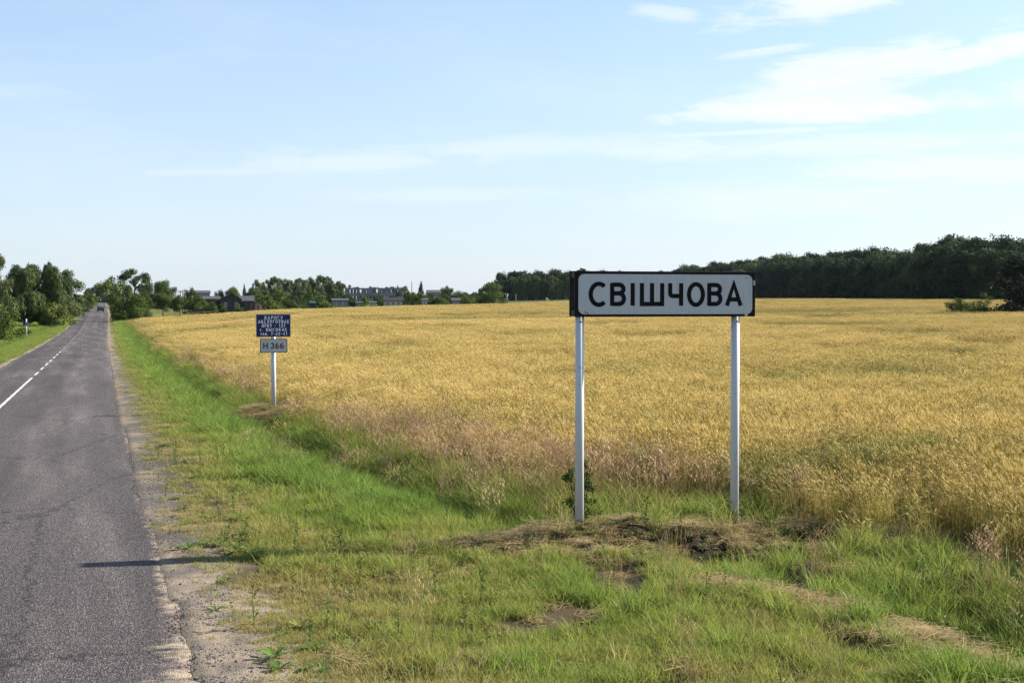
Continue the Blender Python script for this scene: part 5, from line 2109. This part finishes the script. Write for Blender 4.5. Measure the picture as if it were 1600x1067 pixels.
def build_house():
    D = 248
    root, m, z0 = site('wooden_house', 362, D, 'dark blue green wooden house with a front gable and grey slate roof', 'house')

    def X(px):
        return (px - 362) * m

    def Z(py):
        return zat(py, D) - z0
    ev = Z(467.5)
    mb = MB().box(X(346.5), X(376), 0, 6, -.5, ev)
    gable(mb, X(346.5), X(376), 0, 6, ev, Z(459.5), 'y')
    w = mb.build('wall', M['bluewood'], root)
    r = prism(MB(), X(346.5), X(376), 0, 6, ev + .02, Z(459.5), 'y', .3).build('roof', M['darkroof'], root)
    MB().box(X(360), X(363), 2.6, 3.1, Z(461), Z(455.5)).build('chimney', M['brickred'], r)
    ev2 = Z(470.5)
    mb = MB().box(X(376) + .01, X(397), 1.0, 5.6, -.5, ev2)
    gable(mb, X(376) + .01, X(397), 1.0, 5.6, ev2, Z(462.8), 'x')
    mb.build('wing_wall', M['bluewood'], root)
    prism(MB(), X(376.5), X(397), 1.0, 5.6, ev2 + .02, Z(462.8), 'x', .2).build('wing_roof', M['slate'], root)
    for a, b in ((351, 355), (367, 371.5)):
        window(root, X(a), X(b), Z(480), Z(472.6), 0)
    window(root, X(383), X(387), Z(479.5), Z(473.2), 1.0, 'slate')
    MB().box(X(391), X(394), .93, .995, -.2, Z(472.5)).build('door', M['wood'], root)
    # barn on its left
    D2 = 262
    root, m, z0 = site('barn', 331, D2, 'low dark barn with a pale slate roof left of the wooden house', 'barn')

    def X(px):
        return (px - 331) * m

    def Z(py):
        return zat(py, D2) - z0
    mb = MB().box(X(319), X(343), 0, 5, -.5, Z(467.5))
    gable(mb, X(319), X(343), 0, 5, Z(467.5), Z(463), 'x')
    mb.build('wall', M['wood'], root)
    prism(MB(), X(319), X(343), 0, 5, Z(467.5) + .02, Z(463.3), 'x', .3).build('roof', M['slate'], root)
    MB().box(X(324), X(329), -.06, -.005, -.2, Z(470)).build('door', M['darkroof'], root)
    # pink shed
    D3 = 252
    root, m, z0 = site('small_shed', 404, D3, 'small pink plastered shed with a dark red roof right of the wooden house', 'shed')

    def X(px):
        return (px - 404) * m

    def Z(py):
        return zat(py, D3) - z0
    mb = MB().box(X(398.5), X(409.5), 0, 3.4, -.5, Z(476.5))
    gable(mb, X(398.5), X(409.5), 0, 3.4, Z(476.5), Z(472.5), 'y')
    mb.build('wall', M['pink'], root)
    prism(MB(), X(398.5), X(409.5), 0, 3.4, Z(476.5) + .02, Z(472.5), 'y', .2, .1).build('roof', M['redroof'], root)
    MB().box(X(402.3), X(404.6), -.05, -.005, -.2, Z(477.3)).build('door', M['redroof'], root)
    # green shed
    D4 = 276
    root, m, z0 = site('garden_shed', 489, D4, 'dark green lean to garden shed below the big dark bush', 'shed')

    def X(px):
        return (px - 489) * m

    def Z(py):
        return zat(py, D4) - z0
    MB().box(X(484), X(494), 0, 2.2, -.5, Z(474)).build('wall', M['greenwood'], root)
    mb = MB()
    mb.add([(X(483.2), -.2, Z(474.2)), (X(495), -.2, Z(474.2)), (X(493), 2.3, Z(470.6)), (X(484.6), 2.3, Z(470.6)), (X(483.2), -.2, Z(473.7)), (X(495), -.2, Z(473.7)), (X(493), 2.3, Z(470)), (X(484.6), 2.3, Z(470))],
           [(0, 1, 2, 3), (4, 5, 6, 7), (0, 1, 5, 4), (1, 2, 6, 5), (2, 3, 7, 6), (3, 0, 4, 7)])
    mb.build('roof', M['greenwood'], root)
    MB().box(X(486), X(489), -.05, -.005, -.2, Z(475)).build('door', M['bluewood'], root)


build_house()


def build_ruin():
    D = 500
    root, m, z0 = site('ruined_building', 584, D, 'long roofless two storey concrete ruin with empty window openings behind the village', 'building', turn=D2R(-6))

    def X(px):
        return (px - 584) * m

    def Z(py):
        return zat(py, D) - z0
    g = random.Random(4)
    x0, x1 = X(540.5), X(628)
    zg, z1, zt = -.5, Z(460.5), Z(449.5)
    n = 17
    bw = (x1 - x0) / n
    dep = 9.0
    mb = MB()
    for side, yy in (('front', 0.0), ('rear', dep)):
        for i in range(n + 1):
            xc = x0 + i * bw
            hw = bw * .24
            mb.box(xc - hw, xc + hw, yy, yy + .35, zg, zt - g.uniform(0, .25))
        for i in range(n):
            xa, xb = x0 + i * bw + bw * .24, x0 + (i + 1) * bw - bw * .24
            gone = g.random()
            for (za, zb) in ((zg, z1 - 2.3), (z1 - .55, z1 + .75), (zt - .75, zt - .1)):
                if za > zt - 1 and gone < .35:
                    continue
                mb.box(xa, xb, yy + .02, yy + .33, za, zb - g.uniform(0, .12))
            if gone > .8:
                mb.box(xa, xb, yy + .05, yy + .3, z1 + .75, zt - .75)
            elif gone < .12:
                mb.box(xa, xb, yy + .05, yy + .3, zg + 1, z1 - .55)
    mb.box(x0 - bw * .24, x0 - bw * .24 + .3, .36, dep - .01, zg, zt - .2)
    mb.box(x1 + bw * .24 - .3, x1 + bw * .24, .36, dep - .01, zg, zt)
    mb.build('wall', M['concrete'], root)
    fl = MB().box(x0, x1, .4, dep - .05, z1 - .2, z1)
    for i in (0, 2, 3, 7, 8, 9, 12, 14, 15, 16):
        fl.box(x0 + i * bw + .05, x0 + (i + 1) * bw - .05, .4, dep - .05, zt + .003, zt + .2)
    fl.build('floor_slab', M['concrete'], root)
    pt = MB()
    for i in (4, 9, 13):
        pt.box(x0 + i * bw, x0 + i * bw + .25, .4, dep - .05, zg, zt - .3)
    pt.build('inner_wall', M['plaster'], root)
    for px, w_, t in ((546, 4.2, 445.3), (558, 3, 448), (578, 4, 447.6), (603, 2.5, 448), (621, 1.6, 445.5), (612, 6, 447.8)):
        MB().box(X(px - w_ / 2), X(px + w_ / 2), 2, 4, zt - .2, Z(t)).build('chimney', M['concrete'], root)


build_ruin()


def low_building(name, px0, px1, py_eave, py_ridge, D, label, wall, roof, cat, wins=(), depth=6, turn=0.0, chim=None):
    c = (px0 + px1) / 2
    root, m, z0 = site(name, c, D, label, cat, turn=turn)
    x0, x1 = (px0 - c) * m, (px1 - c) * m
    ev, rd = zat(py_eave, D) - z0, zat(py_ridge, D) - z0
    mb = MB().box(x0, x1, 0, depth, -.5, ev)
    gable(mb, x0, x1, 0, depth, ev, rd, 'x')
    mb.build('wall', M[wall], root)
    r = prism(MB(), x0, x1, 0, depth, ev + .02, rd, 'x', .3).build('roof', M[roof], root)
    for a, b in wins:
        window(root, x0 + (x1 - x0) * a, x0 + (x1 - x0) * b, ev * .42, ev * .86, 0)
    if chim:
        xc = x0 + (x1 - x0) * chim
        MB().box(xc - .3, xc + .3, depth / 2 - .3, depth / 2 + .3, rd - .3, rd + 1).build('chimney', M['brickred'], r)


low_building('long_barn', 304, 328, 458, 454.3, 372, 'long pale grey farm hall on the skyline left of the wooden house', 'plaster', 'slate', 'barn', [(.1, .16), (.3, .36), (.5, .56), (.7, .76)])
low_building('long_barn', 667, 705, 457.5, 453.3, 560, 'long pale hall on the skyline right of the spire shaped spruce', 'plaster', 'slate', 'barn', [(.08, .13), (.25, .3), (.42, .47), (.6, .65), (.8, .85)], 10)
low_building('low_shed', 520, 544, 469.5, 467, 330, 'low long grey shed at the left foot of the ruin', 'concrete', 'slate', 'shed', [(.2, .27), (.6, .67)], 5)
low_building('cottage', 601, 629, 470, 464, 322, 'low white cottage with a dark roof in front of the ruin', 'whitewall', 'darkroof', 'house', [(.12, .24), (.42, .54), (.72, .84)], 6, 0, .7)
low_building('cottage', 660, 668, 469, 466.8, 345, 'tiny white outbuilding between two bushes right of the mast', 'whitewall', 'slate', 'house', [(.3, .6)], 3)
low_building('cottage', 706.5, 718, 469.5, 466.2, 338, 'small grey house half hidden by bushes right of the dark round bush', 'plaster', 'slate', 'house', [(.2, .42), (.6, .82)], 4)
low_building('low_shed', 557, 566, 473.4, 471.6, 310, 'left one of two small pale sheds before the ruin', 'plaster', 'slate', 'shed', [(.4, .6)], 3)
low_building('low_shed', 578, 587, 473.4, 471.4, 310, 'right one of two small pale sheds before the ruin', 'whitewall', 'slate', 'shed', [(.3, .5)], 3)


def pole(name, px, py_top, D, r, mat, label, group=None, arms=True):
    root, m, z0 = site(name, px, D, label, 'pole', group)
    H = zat(py_top, D) - z0
    MB().tube([(0, 0, -.3), (0, 0, H * .5), (0, 0, H)], [r, r * .9, r * .7], 8).build('shaft', M[mat], root)
    if arms:
        a = MB().box(-.55, .55, -r - .06, -r - .001, H - .45, H - .33).build('crossarm', M[mat], root)
        for x in (-.45, 0, .45):
            MB().tube([(x, -r - .03, H - .329), (x, -r - .03, H - .2)], .05, 6).build('insulator', M['whitewall'], a)


for px, t, D in ((282, 453.5, 300), (286, 453, 306), (289.5, 451.5, 298)):
    pole('utility_pole', px, t, D, .14, 'wood', 'dark wooden pole in the cluster of three left of the long pale barn', 'wooden poles behind the orchard')
pole('mast', 643.5, 440, 450, .13, 'slate', 'thin tall mast standing right of the ruined building', None, False)
pole('utility_pole', 792, 460, 430, .16, 'palebark', 'left one of two pale poles before the dark wood')
pole('utility_pole', 806, 459.5, 430, .16, 'palebark', 'right one of two pale poles before the dark wood')
root, m_, z_ = site('roadside_post', 153.3, 366, 'small dark post at the left edge of the far road beyond the car', 'post')
MB().tube([(0, 0, -.2), (0, 0, 1.2)], .09, 8).build('shaft', M['darkiron'], root)
MB().box(-.16, .16, -.11, -.091, .85, 1.2).build('plate', M['darkiron'], root)


def build_fence():
    """garden fence of the house by the field"""
    g = random.Random(9)
    a, b = np.array(at(292, 238)), np.array(at(346, 243))
    L_ = float(np.hypot(*(b - a)))
    rz = math.atan2(b[1] - a[1], b[0] - a[0])
    z0 = gz(*a)
    root = empty('garden_fence', (a[0], a[1], z0), rz, 'low weathered wooden garden fence left of the wooden house', 'fence')
    n = 6
    for i in range(n + 1):
        x = L_ * i / n
        p = a + (b - a) * i / n
        dz = gz(*p) - z0
        MB().box(x - .07, x + .07, 0, .12, dz - .2, dz + 1.15 + g.uniform(-.05, .12)).build('post', M['wood'], root)
    for z in (.4, .95):
        q = MB()
        for i in range(n):
            p, p2 = a + (b - a) * i / n, a + (b - a) * (i + 1) / n
            za, zb = gz(*p) - z0 + z, gz(*p2) - z0 + z
            xa, xb = L_ * i / n + .071, L_ * (i + 1) / n - .071
            q.add([(xa, .03, za), (xb, .03, zb), (xb, .08, zb), (xa, .08, za), (xa, .03, za + .1), (xb, .03, zb + .1), (xb, .08, zb + .1), (xa, .08, za + .1)],
                  [(0, 3, 2, 1), (4, 5, 6, 7), (0, 1, 5, 4), (1, 2, 6, 5), (2, 3, 7, 6), (3, 0, 4, 7)])
        q.build('rail', M['wood'], root)


build_fence()


# ------------------------------------------------------------------ car
def build_car():
    D = 330
    x, y = at(157.3, D)
    z = float(z_road(np.array([y]))[0]) + .03
    root = empty('parked_car', (x, y, z), 0, 'small black car far down the road in the right lane, seen from behind', 'car')
    root.name = 'black_car'
    paint = simple_mat('black_car_paint', (.012, .012, .014), .5, .3, .1, 3)
    # side profile (y along the car, z up), lofted over the width with tumblehome
    prof = [(-2.05, .30), (-2.1, .62), (-2.02, .92), (-1.5, .98), (-.95, 1.40), (.25, 1.43), (1.0, .98), (1.9, .82), (2.1, .60), (2.08, .30)]
    secs = [(-.86, .0), (-.80, .0), (-.62, .0), (.62, .0), (.80, .0), (.86, .0)]
    vs, fs = [], []
    n = len(prof)
    for k, (sx, _) in enumerate(secs):
        for (py_, pz) in prof:
            f = 1.0
            if abs(sx) > .7 and pz > 1.2:
                f = .80
            inset = .03 if k in (0, 5) else 0
            vs.append((sx * f, py_ * (1 - inset), pz - inset * (pz - .6)))
    for k in range(len(secs) - 1):
        for i in range(n):
            j = (i + 1) % n
            fs.append((k * n + i, k * n + j, (k + 1) * n + j, (k + 1) * n + i))
    fs.append(tuple(range(n)))
    fs.append(tuple((len(secs) - 1) * n + i for i in range(n))[::-1])
    mb = MB()
    mb.add(vs, fs)
    mb.build('body', paint, root, bevel=.04)
    mb = MB()
    mb.add([(-.60, -1.475, 1.02), (.60, -1.475, 1.02), (.52, -1.01, 1.37), (-.52, -1.01, 1.37)], [(0, 1, 2, 3)])
    for v in range(4):
        mb.v[v] = (mb.v[v][0], mb.v[v][1] - .03, mb.v[v][2] + .02)
    mb.build('rear_window', M['glass'], root)
    for s in (-1, 1):
        MB().box(s * .72 - .1, s * .72 + .1, -2.13, -2.09, .68, .82).build('tail_light', simple_mat('red_lens', (.25, .01, .01), .3), root)
        for wy in (-1.3, 1.3):
            w = MB().tube([(s * .66, wy, .31), (s * .88, wy, .31)], .31, 18).build('wheel', M['black'], root)
            MB().tube([(s * .881, wy, .31), (s * .89, wy, .31)], .19, 14).build('rim', M['rim'], w)
        MB().box(s * .95 - .08, s * .95 + .08, .62, .72, .95, 1.07).build('mirror', paint, root)
    MB().box(-.26, .26, -2.125, -2.105, .5, .62).build('number_plate', M['whitewall'], root)
    MB().box(-.84, .84, -2.16, -2.08, .36, .52).build('bumper', M['black'], root)


build_car()


# ------------------------------------------------------------------ haze: the summer air
def build_haze():
    mb = MB().box(-2640, 2640, -140, 4240, -9, 34)
    m, nt, out = new_mat('air')
    v = nt.nodes.new('ShaderNodeVolumePrincipled')
    v.inputs['Color'].default_value = (.68, .84, 1.0, 1)
    v.inputs['Density'].default_value = HAZE
    v.inputs['Anisotropy'].default_value = .2
    nt.links.new(v.outputs[0], out.inputs['Volume'])
    o = mb.build('haze', m)
    tag(o, 'thin blue summer haze over the whole landscape', 'haze', None, 'stuff')


if HAZE > 0:
    build_haze()
